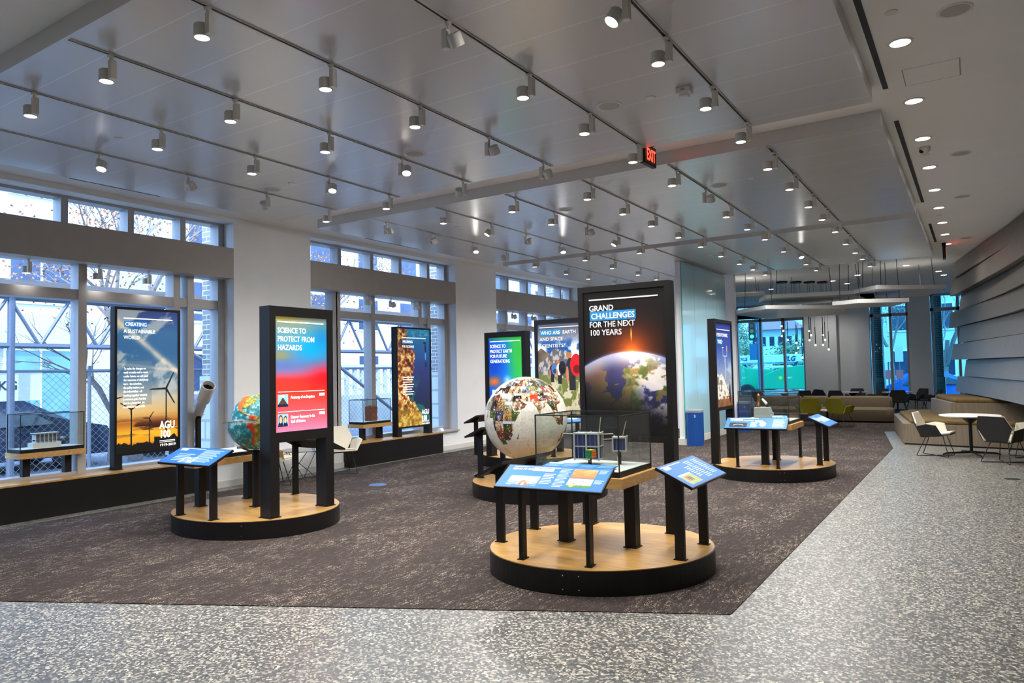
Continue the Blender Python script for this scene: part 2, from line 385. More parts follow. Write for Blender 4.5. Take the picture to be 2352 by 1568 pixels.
# far wall with street windows
YF = 30.5
fw = MB()
W4, W5, W6 = (-10.2, -5.75), (-3.38, -2.05), (-1.33, .35)
fw.box(W4[1], -4.55, YF, YF + .4, 0, ZC); fw.box(-4.55, -3.9, YF + .25, YF + .4, 0, ZC); fw.box(-3.9, W5[0], YF, YF + .4, 0, ZC)
fw.box(W5[1], W6[0], YF, YF + .4, 0, ZC); fw.box(W6[1], 3.2, YF, YF + .4, 0, ZC)
for a, b_ in (W5, W6, W4): fw.box(a, b_, YF, YF + .4, 0, .42)
fw.box(-12, W4[0], YF, YF + .4, 0, ZC)
struct(fw.build('wall_far', WALLW))
struct(MB().box(-12, -11.85, 19.6, YF + .4, 0, ZC).build('wall_lounge', WALLW))
def far_window(i, a, b_, mull, tr):
    m = MB(); y = YF + .3
    for x in mull: m.box(x - .045, x + .045, y - .1, y + .1, .42, ZC)
    m.box(a, b_, y - .1, y + .1, .42, .52); m.box(a, b_, y - .1, y + .1, tr - .06, tr + .06); m.box(a, b_, y - .1, y + .1, ZC - .07, ZC)
    w = struct(m.build('window_%d' % i, ALU))
    MB().box(a, b_, y - .006, y + .006, .5, ZC - .05).build('pane', GLFAR, w)
    return w
far_window(4, *W4, [-10.15, -9.4, -8.5, -7.52, -6.58, -5.79], 3.66)
far_window(5, *W5, [-3.3, -2.66, -2.09], 3.61)
far_window(6, *W6, [-1.27, -.45, .3], 3.72)
struct(MB().box(W4[0], W4[1], YF + .32, YF + .38, 3.75, 4.08).build('trim_4', mat('spandrel', hexc('5d6f78'), .3)))

# curved timber-clad wall on the right
CUR = [(-.42, 21.65), (-.29, 21.2), (.0, 19.7), (.31, 17.99), (.58, 16.43), (.81, 14.85), (1.02, 13.0), (1.17, 11.0), (1.27, 8.5), (1.32, 5), (1.34, 1), (1.34, -3.1)]
def cur(y):
    for (x0, y0), (x1, y1) in zip(CUR, CUR[1:]):
        if y <= y0 and y >= y1: return x0 + (x1 - x0) * (y0 - y) / (y0 - y1)
    return CUR[0][0] if y > CUR[0][1] else CUR[-1][0]
core = MB(); n = 30; yy = [21.2 - k * (24.2 / n) for k in range(n + 1)]
core.prism([(cur(y) + .14, y) for y in yy] + [(cur(y) + .4, y) for y in yy[::-1]], .98, ZC)
wr = struct(core.build('wall_right', DKBLK))
ENDS = [21.25, 21.75, 21.1, 21.7, 20.95, 21.6, 20.85, 21.5]
for k in range(8):
    z1 = ZC - .03 - k * .414; z0 = z1 - .40
    ye = ENDS[k]; ph = k * 1.3
    yk = [ye - j * ((ye + 3.0) / 40) for j in range(41)]
    off = [(.03 + .045 * math.sin(ph + y * .42) + (.05 if k % 2 else 0)) for y in yk]
    b = MB(); lean = .06
    A = [(cur(y) - o + .04, y) for y, o in zip(yk, off)]; B = [(cur(y) - o + .04 - lean, y) for y, o in zip(yk, off)]; C_ = [(cur(y) + .16, y) for y in yk]
    m_ = len(yk); vs = [(*p, z1) for p in A] + [(*p, z0) for p in B] + [(*p, z1) for p in C_] + [(*p, z0) for p in C_]
    fs = []
    for j in range(m_ - 1):
        fs += [(j, j + 1, m_ + j + 1, m_ + j), (j, 2 * m_ + j, 2 * m_ + j + 1, j + 1), (m_ + j, m_ + j + 1, 3 * m_ + j + 1, 3 * m_ + j), (2 * m_ + j, 3 * m_ + j, 3 * m_ + j + 1, 2 * m_ + j + 1)]
    fs += [(0, m_, 3 * m_, 2 * m_), (m_ - 1, 3 * m_ - 1, 4 * m_ - 1, 2 * m_ - 1)]
    b.add(vs, fs).build('plank', GREYW, wr)
y2 = [15.6 - k * .93 for k in range(21)]
MB().prism([(cur(y) + .05, y) for y in y2] + [(cur(y) + .3, y) for y in y2[::-1]], 0, .975).build('plank', GREYW, wr)
struct(MB().box(1.9, 2.0, 15.0, 22, 0, .97).build('wall_recess', GREYW))
# ------------------------------------------------------------------ ceiling fittings
def spot_light(parent, name, watts, ang, blend, loc, rot=(0, 0, 0), col=(1, .975, .945), size=.04):
    d = bpy.data.lights.new(name, 'SPOT'); d.energy = watts; d.spot_size = math.radians(ang); d.spot_blend = blend; d.shadow_soft_size = size; d.color = col
    o = bpy.data.objects.new(name, d); COL.objects.link(o); o.parent = parent; o.location = loc; o.rotation_euler = rot; return o
def make_spot(kind):
    t = thing('track_spotlight', 'x', 'spotlight')
    MB().lathe([(.018, -.018), (.024, -.014), (.024, 0)], n=12).build('track_adapter', WFIX, t)
    MB().tube([(0, 0, -.015), (0, 0, -.05)], .011, 10).build('stem', WFIX, t)
    sd = -1 if kind in (1, 'L', 'T') else 1
    bx = MB().box(.0, .045, -.022, .022, -.185, -.045) if sd < 0 else MB().box(-.045, .0, -.022, .022, -.185, -.045)
    d = bx.build('driver_box', WFIX, t, bevel=.003)
    rot = {1: (0, 0, 0), 'U': (math.radians(38), 0, 0), 'R': (math.radians(-18), math.radians(-14), 0), 'L': (math.radians(-22), math.radians(24), 0), 'T': (math.radians(35), math.radians(35), 0)}[kind]
    h = MB().lathe([(.0, .044), (.047, .044), (.052, .038), (.052, -.044), (.046, -.044), (.045, -.036), (.0, -.036)], n=24).build('lamp_head', WFIX, t, smooth=True)
    h.location = (sd * .062, 0, -.14); h.rotation_euler = rot
    lit = kind in (1, 'R', 'L')
    MB().lathe([(.0, -.038), (.0445, -.038)], n=24).build('lens', LENS if lit else LENSOFF, h)
    MB().tube([(sd * .0, 0, -.14), (sd * .02, 0, -.14)], .014, 10).build('pivot', WFIX, t)
    if lit: spot_light(h, 'spot', SPOT_W, 156, 1.0, (0, 0, -.05))
    return t
TRX = {'nearest': [-1.80, -2.95, -4.11, -5.31, -6.53, -7.77], 'middle': [-1.82, -2.96, -4.11, -5.29, -6.52, -7.77], 'farthest': [-1.86, -2.99, -4.15, -5.34, -6.58, -7.82]}
SPOTS = {'nearest': [[(4.15, 'L'), (4.9, 1), (6.0, 1), (7.1, 1)], [(3.8, 'U'), (4.86, 1), (5.95, 1), (7.09, 1)], [(2.74, 1), (3.8, 1), (4.86, 1), (5.95, 'U'), (7.05, 'U')],
                     [(2.74, 1), (3.8, 1), (4.88, 1), (5.96, 'R'), (7.09, 'T')], [(2.74, 1), (3.85, 1), (4.93, 1), (5.99, 'R'), (7.06, 1)], [(3.89, 'R'), (4.92, 'U'), (6.04, 'T'), (7.12, 1)]],
         'middle': [[(8.28, 1), (9.41, 1), (10.63, 1), (11.7, 1), (12.92, 1)], [(8.3, 1), (9.43, 'U'), (10.56, 1), (11.73, 1), (12.88, 1)], [(8.28, 1), (9.4, 1), (10.48, 1), (11.69, 1), (12.87, 1)],
                    [(8.28, 1), (9.38, 1), (10.49, 'U'), (11.67, 'L'), (12.79, 1)], [(8.28, 1), (9.45, 'L'), (10.54, 'U'), (11.75, 'R'), (12.89, 1)], [(8.33, 'U'), (9.44, 'U'), (10.66, 'R'), (11.78, 'T'), (12.97, 1)]],
         'farthest': [[(14.37, 1), (15.62, 1), (16.67, 1), (18.0, 1)], [(14.49, 1), (15.53, 'R'), (16.67, 1), (17.88, 1)], [(14.25, 1), (15.59, 1), (16.71, 1), (17.87, 1)], [],
                      [(14.31, 1), (15.74, 1), (16.9, 1)], [(14.46, 1), (15.59, 1), (17.07, 'T'), (18.09, 1)]]}
TN = ['rightmost', 'second from the right', 'third from the right', 'third from the left', 'second from the left', 'leftmost']
PROTO = {}
WHAT = {1: 'lit white spotlight', 'L': 'tilted lit white spotlight', 'R': 'forward-tilted lit white spotlight', 'U': 'white spotlight turned away', 'T': 'unlit tilted white spotlight'}
tp = None
for (bay, xs), (a, b_) in zip(TRX.items(), BAYY):
    for j, x in enumerate(xs):
        lab = f'slim white lighting track, {TN[j]} of six in the {bay} ceiling bay'
        if True:
            t = thing('lighting_track', lab, 'track', (x, (a + b_) / 2, ZP), 0, 'lighting tracks')
            h = (b_ - a) / 2 - .03
            MB().box(-.019, -.010, -h, h, -.008, .0).box(.010, .019, -h, h, -.008, .0).build('rail', TRACKM, t)
            MB().box(-.010, .010, -h + .1, h - .1, -.003, .0).build('slot', DKBLK, t)
        for k, (y, kind) in enumerate(SPOTS[bay][j]):
            lab = f'{WHAT[kind]}, {ORD[k]} along the {TN[j]} track of the {bay} bay'
            if kind not in PROTO:
                PROTO[kind] = make_spot(kind); s = PROTO[kind]; s['label'] = lab; s['group'] = 'track spotlights'; s.location = (x, y, ZP - .012)
            else:
                copy_tree(PROTO[kind], (x, y, ZP - .012), 0, lab, 'track spotlights')
for i, (y, wi) in enumerate([(4.2, 'wind-farm poster'), (5.08, 'wind-farm poster'), (5.78, 'wind-farm poster'), (10.25, 'reef poster'), (10.95, 'reef poster'), (11.7, 'reef poster'), (15.6, 'third street'), (16.6, 'third street')]):
    kd = 1 if i in (1, 2, 0) else 'U'
    vt = copy_tree(PROTO[kd], (-10.12, y, 3.298), 0, f'{ORD[[0,1,2,0,1,2,0,1][i]]} small spotlight under the grey band of the {wi} window', 'spotlights under the window bands')
    for ch in vt.children_recursive:
        if ch.type == 'LIGHT': ch.data = ch.data.copy(); ch.data.energy = 12.0

# round recessed downlights
def make_down():
    t = thing('recessed_downlight', 'x', 'downlight')
    MB().lathe([(.075, .0), (.075, -.006), (.095, -.006), (.097, .0)], n=28).build('trim_ring', WFIX, t)
    MB().lathe([(.0, -.004), (.076, -.004)], n=28).build('diffuser', mat('downlight_lens', (1, 1, 1), .3, emit=(1, .97, .92), estr=9), t)
    spot_light(t, 'spot', DOWN_W, 150, 1.0, (0, 0, -.02), col=(1, .965, .91), size=.07); return t
DL = [(-.40, y) for y in (4.9, 6.42, 7.94, 9.34, 10.77, 12.23, 13.69, 15.19, 16.62, 18.0)]
dl0 = None
for i, (x, y) in enumerate(DL):
    lab = f'round recessed downlight, {ORD[i]} in the row along the right-hand ceiling strip'
    if dl0 is None: dl0 = make_down(); dl0.location = (x, y, ZC); dl0['label'] = lab; dl0['group'] = 'downlights beside the panel ceiling'
    else: copy_tree(dl0, (x, y, ZC), 0, lab, 'downlights beside the panel ceiling')
for i, (x, y, wh) in enumerate([(-5.39, 20.95, 'left of the hanging ceiling rafts'), (-3.55, 23.5, 'behind the four pendant canopies, left one'), (-3.3, 24.6, 'behind the pendant canopies, farther one'), (-2.73, 22.5, 'right of the pendant canopies'), (-1.41, 21.2, 'above the right-hand ceiling raft'),
                               (-.75, 23.2, 'near the timber wall end, nearer of two'), (-.66, 24.3, 'near the timber wall end, farther of two'), (-5.6, 24.5, 'left rear above the sofa'), (-4.9, 29.3, 'washing the white far pier')]):
    ld = copy_tree(dl0, (x, y, ZC), 0, f'round lounge downlight {wh}', 'lounge downlights')
    for ch in ld.children_recursive:
        if ch.type == 'LIGHT': ch.data = ch.data.copy(); ch.data.energy = 120.0

GRILLE = mat('speaker_grille', hexc('b0b0aa'), .7, vary=.15, scale=400)
def make_speaker():
    t = thing('ceiling_speaker', 'x', 'speaker')
    MB().lathe([(.095, -.004), (.118, -.004), (.12, .0)], n=28).build('trim_ring', WFIX, t)
    MB().lathe([(.0, -.005), (.096, -.005)], n=28).build('grille', GRILLE, t); return t
sp0 = None
for x, y, z, wh in [(-.02, 6.06, ZC, 'in the right ceiling strip, nearest one'), (-.04, 10.3, ZC, 'in the right ceiling strip, second one'), (-.06, 13.0, ZC, 'in the right ceiling strip, third one'), (-.05, 17.4, ZC, 'in the right ceiling strip beside the exit sign'),
                    (-2.73, 5.91, ZP, 'in the nearest panel bay beside the strobe'), (-5.09, 5.92, ZP, 'in the middle of the nearest panel bay'), (-7.55, 5.95, ZP, 'in the nearest panel bay towards the windows'), (-5.09, 9.35, ZP, 'in the middle of the second panel bay'),
                    (-2.76, 9.38, ZP, 'at the right of the second panel bay'), (-7.84, 9.75, ZP, 'in the second panel bay towards the windows'), (-5.03, 2.13, ZC, 'in the plain soffit at the upper left corner'), (-2.8, 17.2, ZP, 'in the farthest panel bay'), (-4.62, 15.15, ZP, 'in the farthest panel bay beside the glass wall')]:
    lab = f'round grey ceiling speaker {wh}'
    if sp0 is None: sp0 = make_speaker(); sp0.location = (x, y, z); sp0['label'] = lab; sp0['group'] = 'ceiling speakers'
    else: copy_tree(sp0, (x, y, z), 0, lab, 'ceiling speakers')
cap0 = None
for x, y, z, wh in [(-.41, 5.82, ZC, 'right strip, beside the nearest downlights'), (-.41, 10.06, ZC, 'right strip, behind the camera dome'), (-.42, 14.39, ZC, 'right strip, farthest one'), (-2.34, 5.95, ZP, 'nearest bay, beside the strobe'),
                    (-7.14, 3.77, ZP, 'nearest bay, near left'), (-7.13, 5.92, ZP, 'nearest bay, far left'), (-7.14, 9.35, ZP, 'second bay, left'), (-2.32, 9.31, ZP, 'second bay, right')]:
    lab = f'small white sprinkler cover disc in the ceiling, {wh}'
    o = MB().lathe([(.042, -.006), (.045, 0)], n=20).build('sprinkler_cover', WFIX) if cap0 is None else cap0.copy()
    if cap0 is not None: COL.objects.link(o)
    cap0 = o; tag(o, lab, 'sprinkler', 'sprinkler cover discs', (x, y, z))
for i, (y0, y1) in enumerate([(4.2, 7.42), (8.48, 13.04), (15.17, 17.5)]):
    o = MB().box(-.62, -.575, y0, y1, ZC - .006, ZC).build('air_slot', DKBLK)
    tag(o, ['long black air slot in the right ceiling strip, nearest of three', 'long black air slot in the right ceiling strip, middle of three', 'short black air slot beside the far exit sign'][i], 'vent', 'ceiling air slots')
t = thing('access_panel', 'flush white rectangular access panel in the right ceiling strip', 'hatch', (-.22, 7.25, ZC))
MB().box(-.21, .21, -.21, .21, -.004, 0).build('door_leaf', CEILW, t); MB().box(-.218, -.21, -.21, .21, -.004, 0).box(-.21, .21, .21, .216, -.004, 0).box(.21, .218, -.21, .21, -.004, 0).build('gap', mat('shadow_gap', (.25, .25, .25)), t)
t = thing('security_camera', 'white dome security camera with dark eye on the right ceiling strip', 'camera', (-.40, 9.74, ZC))
MB().lathe([(.0, -.075), (.03, -.07), (.055, -.045), (.062, -.015), (.062, 0)], n=20).build('housing', WFIX, t, smooth=True)
MB().lathe([(0, -.03), (.018, -.024), (.026, -.008), (.027, 0)], n=16, M=Matrix.Rotation(math.radians(35), 4, 'Y')).build('eye', BLACK, t).location = (-.03, -.03, -.045)
t = thing('fire_alarm_strobe', 'white fire alarm strobe box on the nearest panel ceiling', 'alarm', (-2.02, 5.92, ZP))
MB().box(-.065, .065, -.045, .045, -.05, 0).build('housing', WFIX, t, bevel=.006); MB().box(-.035, .035, -.03, .03, -.075, -.05).build('lens', mat('strobe_lens', (.7, .7, .7), .1), t)
lettering(t, 'FIRE', .0, -.03, .02, mat('red_ink', hexc('c03030'), .5), y=-.046, align='CENTER')

EXR = mat('exit_red', hexc('ff3020'), .4, emit=(1, .03, .015), estr=5)
def exit_sign(loc, rz, label):
    t = thing('exit_sign', label, 'sign', loc, rz)
    MB().box(-.08, .08, -.04, .04, -.045, 0).build('canopy', BLACK, t, bevel=.004)
    MB().box(-.16, .16, -.028, .028, -.27, -.045).build('housing', BLACK, t, bevel=.004)
    MB().box(-.15, .15, -.031, -.028, -.258, -.057).build('face', mat('exit_face', hexc('3a2422'), .4), t)
    lettering(t, 'EXIT', .012, -.222, .19, EXR, width=.23, y=-.032, bold=.02, align='CENTER')
    return t
exit_sign((-3.02, 7.55, ZC), math.radians(88), 'red lit EXIT sign hanging between the two nearest ceiling bays')
e2 = exit_sign((-.46, 17.85, ZC), math.radians(92.5), 'black exit sign seen edge-on, hanging near the timber wall')
e2.scale = (1, 1, 1.25)

# hanging ceiling rafts and pendants in the lounge
RAFT = mat('raft_white', hexc('d8d6d3'), .45, vary=.02, scale=3)
RODM = mat('rod_grey', hexc('55565a'), .4, metal=.6)
for poly, z, lab, dz in [([(-4.95, 20.2), (-4.5, 19.1), (-2.05, 19.8), (-2.2, 21.6), (-4.6, 21.9)], 3.50, 'angular white ceiling raft in the middle, above the pendants', .1),
                     ([(-5.6, 19.8), (-4.4, 18.62), (-2.75, 20.1), (-3.1, 22.4), (-5.3, 22.6)], 3.18, 'lowest angular white ceiling raft in front of the green crane window', .1),
                     ([(-6.9, 20.2), (-4.9, 20.6), (-5.2, 22.2), (-7.0, 22.6)], 3.72, 'angular white ceiling raft at the left behind the glass wall', .12),
                     ([(-2.47, 19.5), (-1.87, 18.75), (-.5, 19.95), (-.95, 21.6), (-2.4, 21.4)], 3.50, 'angular white ceiling raft at the right nearest the timber wall', .1),
                     ([(-2.9, 19.0), (-2.3, 18.72), (-1.25, 19.3), (-1.7, 20.5), (-2.8, 20.2)], 3.19, 'lower angular white ceiling raft under the right-hand raft', .1)]:
    cx = sum(p[0] for p in poly) / len(poly); cy = sum(p[1] for p in poly) / len(poly)
    t = thing('ceiling_raft', lab, 'ceiling raft', (cx, cy, z), 0, 'hanging ceiling rafts')
    L_ = [(x - cx, y - cy) for x, y in poly]
    MB().prism(L_, 0, dz).build('slab', RAFT, t, bevel=.01)
    for x, y in L_: MB().tube([(x * .78, y * .78, dz), (x * .74, y * .78, ZC - z)], .008, 6).build('rod', RODM, t)
BULB = mat('bulb_glow', (1, .95, .8), .3, emit=(1, .88, .66), estr=9)
PEN = [[(-4.93, 22.75, 2.95), (-4.83, 22.5, 2.79), (-4.91, 22.65, 2.64), (-4.7, 22.45, 2.51)], [(-4.59, 23.05, 2.12), (-4.48, 22.8, 2.27), (-4.4, 22.95, 1.97), (-4.51, 22.75, 2.42)],
       [(-4.25, 23.35, 2.79), (-4.15, 23.1, 2.65), (-4.23, 23.25, 2.5), (-4.03, 23.05, 2.34)], [(-3.91, 23.65, 2.66), (-3.81, 23.4, 2.5), (-3.9, 23.55, 2.35), (-3.71, 23.35, 2.2)]]
for i, ps in enumerate(PEN):
    cx = sum(p[0] for p in ps) / 4; cy = sum(p[1] for p in ps) / 4
    t = thing('pendant_cluster', f'{ORD[i]} black pendant cluster from the left, four slim stems with glowing tips', 'pendant lamp', (cx, cy, ZC), 0, 'pendant clusters')
    MB().lathe([(.0, -.05), (.16, -.05), (.165, -.04), (.165, 0)], n=24).build('canopy', BLACK, t)
    for x, y, z in ps:
        L_ = (x - cx, y - cy); MB().tube([(*L_, -.05), (*L_, z + .55 - ZC)], .004, 6).build('cable', BLACK, t)
        s = MB().tube([(*L_, z + .55 - ZC), (*L_, z + .03 - ZC)], .011, 8).build('stem', BLACK, t)
        MB().lathe([(0, -.028), (.02, -.02), (.026, 0), (.02, .02), (0, .028)], c=(*L_, z - ZC), n=12).build('bulb', BULB, s, smooth=True)
# ------------------------------------------------------------------ pictures
def art_grand(u, v):
    W, H = .84, 1.40; x = u * W; z = v * H; cx, R, cz = .48, .93, .80 - .93
    d = np.hypot(x - cx, z - cz); inside = d < R
    C = full(u, (.075, .06, .06))
    gx, gz = .50, .80; g = np.hypot((x - gx), (z - gz) * 1.0)
    C = C + np.exp(-g / .10)[..., None] * np.array([1.0, .46, .06]) * .95 + np.exp(-(g / .26) ** 2)[..., None] * np.array([.30, .09, .02])
    rim = np.exp(-np.clip(d - R, 0, 9) / .012); C = C + rim[..., None] * np.array([.35, .5, .85]) * .8
    t = (x - cx) / R; n = fbm(x * 9 + 3, z * 9, 3); n2 = fbm(x * 22, z * 22, 9)
    E = full(u, (.12, .15, .36))
    wx = x + .06 * (n2 - .5); n = fbm(wx * 6 + 3, z * 7 + .1 * n2, 3, 7); ld = sstep(.485, .505, n + .10 * (z - .45)); E = mixc(E, (.42, .37, .22), ld); E = mixc(E, (.20, .30, .13), ld * sstep(.40, .6, n2) * sstep(.30, .5, x))
    E = mixc(E, (.42, .30, .27), sstep(.30, .12, x) * sstep(.35, .6, z))
    cl = sstep(.46, .62, fbm(x * 12 + z * 8, z * 14 - x * 6, 21)) * sstep(.42, .72, x + (z - .4) * .5)
    E = mixc(E, (.86, .84, .86), cl * .9)
    E = mixc(E, (.05, .045, .05), sstep(.66, .22, z + (x - .2) * .30) * .97)
    edge = sstep(R - .17, R, d); E = mixc(E, (.72, .80, .95), edge * .65 * sstep(.3, .75, z))
    E = E + np.exp(-g / .15)[..., None] * np.array([1.0, .75, .45])
    C = np.where(inside[..., None], E, C)
    fl = np.exp(-((x - .50) / .006) ** 2 - ((z - .97) / .05) ** 2); C = C + fl[..., None] * np.array([.9, .7, .2])
    return C
def art_who(u, v):
    n = fbm(u * 4, v * 7, 5); C = ramp(v, [(.6, (.93, .92, .90)), (.72, (.86, .87, .89)), (.78, (.30, .45, .70)), (.84, (.50, .53, .60)), (1, (.30, .32, .40))])
    C = mixc(C, (.95, .95, .94), sstep(.45, .62, n) * sstep(.9, .7, v)); C = mixc(C, (.12, .33, .62), sstep(.58, .46, n) * (v > .66) * sstep(.84, .74, v))
    m1 = .70 - .30 * np.abs(u - .05) + .05 * fbm(u * 14, u * 0, 2); C = np.where((v < m1)[..., None], mixc(full(u, (.35, .33, .30)), (.62, .52, .38), fbm(u * 16, v * 16, 8) * 1.3 - .3), C)
    m2 = .70 - .5 * np.abs(u - .38) + .07 * fbm(u * 16, u * 0, 4); C = np.where(((v < m2) & (v > .35))[..., None], mixc(full(u, (.38, .38, .42)), (.72, .70, .68), sstep(.45, .6, fbm(u * 22, v * 18, 6))), C)
    m3 = .48 + .55 * np.clip(u - .62, 0, 1) + .04 * fbm(u * 20, u * 0, 7); C = np.where((v < m3)[..., None] & (u > .5)[..., None], mixc(full(u, (.30, .31, .22)), (.60, .55, .38), fbm(u * 18, v * 18, 12)), C)
    C = np.where((v < .44 - .1 * u)[..., None], mixc(full(u, (.42, .46, .24)), (.78, .76, .66), sstep(.44, .6, fbm(u * 13, v * 15, 31))), C)
    C = mixc(C, (.33, .32, .31), (ell(u, v, .9, .12, .12, .07) < 1)); C = mixc(C, (.85, .80, .74), (v < .1) * sstep(.4, .55, fbm(u * 9, v * 20, 44)))
    def hiker(cx, cy, s, pack, shirt):
        nonlocal C
        C = mixc(C, (.13, .13, .16), (np.abs(u - cx + .02 * s) < .055 * s) & (v > cy - .17 * s) & (v < cy)); C = mixc(C, shirt, ell(u, v, cx - .04 * s, cy + .05 * s, .08 * s, .09 * s) < 1)
        C = mixc(C, (.75, .48, .34), ell(u, v, cx - .10 * s, cy - .02 * s, .022 * s, .08 * s) < 1); C = mixc(C, (.72, .45, .25), ell(u, v, cx - .07 * s, cy + .165 * s, .05 * s, .028 * s) < 1)
        C = mixc(C, pack, ell(u, v, cx + .05 * s, cy + .07 * s, .10 * s, .105 * s) < 1); C = mixc(C, np.array(pack) * .55, (ell(u, v, cx + .06 * s, cy + .03 * s, .06 * s, .04 * s) < 1))
    hiker(.30, .45, .62, (.28, .45, .68), (.2, .2, .25)); hiker(.45, .45, .72, (.12, .12, .15), (.85, .83, .82)); hiker(.70, .45, 1.15, (.83, .10, .13), (.16, .16, .22))
    return C
def art_hazard(u, v):
    C = ramp(v, [(0, (.86, .48, .62)), (.12, (.83, .34, .40)), (.34, (.86, .22, .16)), (.45, (.90, .20, .18)), (.52, (.55, .40, .58)), (.62, (.36, .46, .66)), (.78, (.30, .56, .66)), (1, (.52, .52, .42))])
    C = mixc(C, (.03, .60, .80), np.exp(-(((u - .72) / .34) ** 2 + ((v - .72) / .13) ** 2)) * .95)
    C = mixc(C, (.02, .45, .75), np.exp(-(((u - .9) / .2) ** 2 + ((v - .84) / .12) ** 2)) * .6)
    C = mixc(C, (.62, .52, .12), np.exp(-(((u - .1) / .2) ** 2 + ((v - .66) / .04) ** 2)) * .6 + np.exp(-(((u - .15) / .3) ** 2 + ((v - 1.0) / .05) ** 2)) * .6)
    C = mixc(C, (.95, .08, .12), np.exp(-(((u - .95) / .35) ** 2 + ((v - .46) / .12) ** 2)) * .85)
    C = mixc(C, (.22, .42, .66), np.exp(-(((u - .15) / .4) ** 2 + ((v - .57) / .05) ** 2)) * .5)
    a = (u > .05) & (u < .24) & (v > .215) & (v < .325); uu = (u - .05) / .19; vv = (v - .215) / .11
    P = mixc(full(u, (.55, .75, .90)), (.32, .22, .18), (vv < .78 - 1.3 * np.abs(uu - .5))); P = mixc(P, (.10, .14, .25), vv < .22); P = mixc(P, (.9, .92, .95), ell(uu, vv, .5, .85, .2, .12) < 1); C = np.where(a[..., None], P, C)
    a = (u > .05) & (u < .24) & (v > .045) & (v < .155); vv = (v - .045) / .11
    P = full(u, (.55, .75, .80)); P = mixc(P, (.10, .14, .30), (ell(uu, vv, .28, .0, .25, .5) < 1) | (ell(uu, vv, .75, .0, .22, .45) < 1)); P = mixc(P, (.35, .22, .14), (ell(uu, vv, .28, .6, .2, .34) < 1) | (ell(uu, vv, .73, .55, .17, .3) < 1)); P = mixc(P, (.86, .68, .58), (ell(uu, vv, .28, .55, .14, .25) < 1) | (ell(uu, vv, .73, .5, .12, .22) < 1)); C = np.where(a[..., None], P, C)
    return C
def art_future(u, v):
    C = ramp(u, [(0, (.03, .30, .75)), (.5, (.05, .45, .85)), (.75, (.10, .65, .45)), (1, (.25, .72, .25))])
    C = mixc(C, (.20, .68, .22), np.exp(-(((u - .95) / .3) ** 2 + ((v - .75) / .25) ** 2)) + .9 * np.exp(-(((u - .5) / .6) ** 2 + ((v - 1) / .04) ** 2)))
    C = mixc(C, (.03, .25, .72), np.exp(-(((u - .15) / .3) ** 2 + ((v - .62) / .2) ** 2))); C = mixc(C, (.55, .80, .98), np.exp(-(((u - .55) / .1) ** 2 + ((v - .38) / .06) ** 2)))
    C = mixc(C, (.85, .42, .15), np.exp(-(((u - .15) / .2) ** 2 + ((v - .36) / .07) ** 2))); C = mixc(C, (.75, .85, .95), ((u > .08) & (u < .4) & (v > .12) & (v < .24)))
    C = mixc(C, (.02, .6, .85), sstep(.15, 0, v)); return C
def art_sustain(u, v):
    n = fbm(u * 3 + v * 3, v * 10 - u * 3, 3); C = ramp(v, [(0, (.10, .06, .05)), (.07, (.92, .62, .10)), (.13, (.95, .72, .18)), (.2, (.72, .42, .14)), (.27, (.90, .74, .45)), (.38, (.82, .78, .68)), (.5, (.36, .50, .62)), (.7, (.20, .42, .62)), (.85, (.22, .45, .66)), (1, (.16, .26, .55))])
    C = mixc(C, (.80, .82, .80), sstep(.50, .66, n) * sstep(.3, .5, v) * .75)
    tr = np.exp(-((v - (.93 - .36 * u - .02 * fbm(u * 8, v * 8, 2))) / .028) ** 2) + .6 * np.exp(-((v - (.62 - .05 * u)) / .012) ** 2); C = mixc(C, (.96, .90, .80), tr * (.55 + .5 * n))
    C = mixc(C, (.22, .08, .04), sstep(.5, .6, fbm(u * 2, v * 26, 8)) * np.exp(-((v - .17) / .05) ** 2))
    C = mixc(C, (.45, .55, .62), ((u > .12) & (u < .56) & (v > .33) & (v < .64)) * .45)
    def seg(x0, y0, x1, y1, w):
        nonlocal C
        A = 2.1; dx, dy = x1 - x0, (y1 - y0) * A; L2 = dx * dx + dy * dy; t = np.clip(((u - x0) * dx + (v - y0) * A * dy) / L2, 0, 1)
        d = np.hypot(u - x0 - t * dx, (v - y0) * A - t * dy); C = mixc(C, (.08, .07, .09), d < w * (1 - .4 * t))
    for cx, cy, L, w, a0 in ((.80, .44, .27, .016, 62), (.23, .30, .19, .014, 30), (.52, .23, .11, .010, 55)):
        seg(cx, .03, cx, cy, w)
        for k in range(3):
            a = math.radians(a0 + 120 * k); seg(cx, cy, cx + L * math.cos(a), cy + L * math.sin(a) / 2.1, w)
    seg(-.05, .375, .1, .39, .012)
    C = mixc(C, (.05, .05, .04), v < .035 + .05 * fbm(u * 14, u * 0, 5) + .03 * (u > .6)); return C
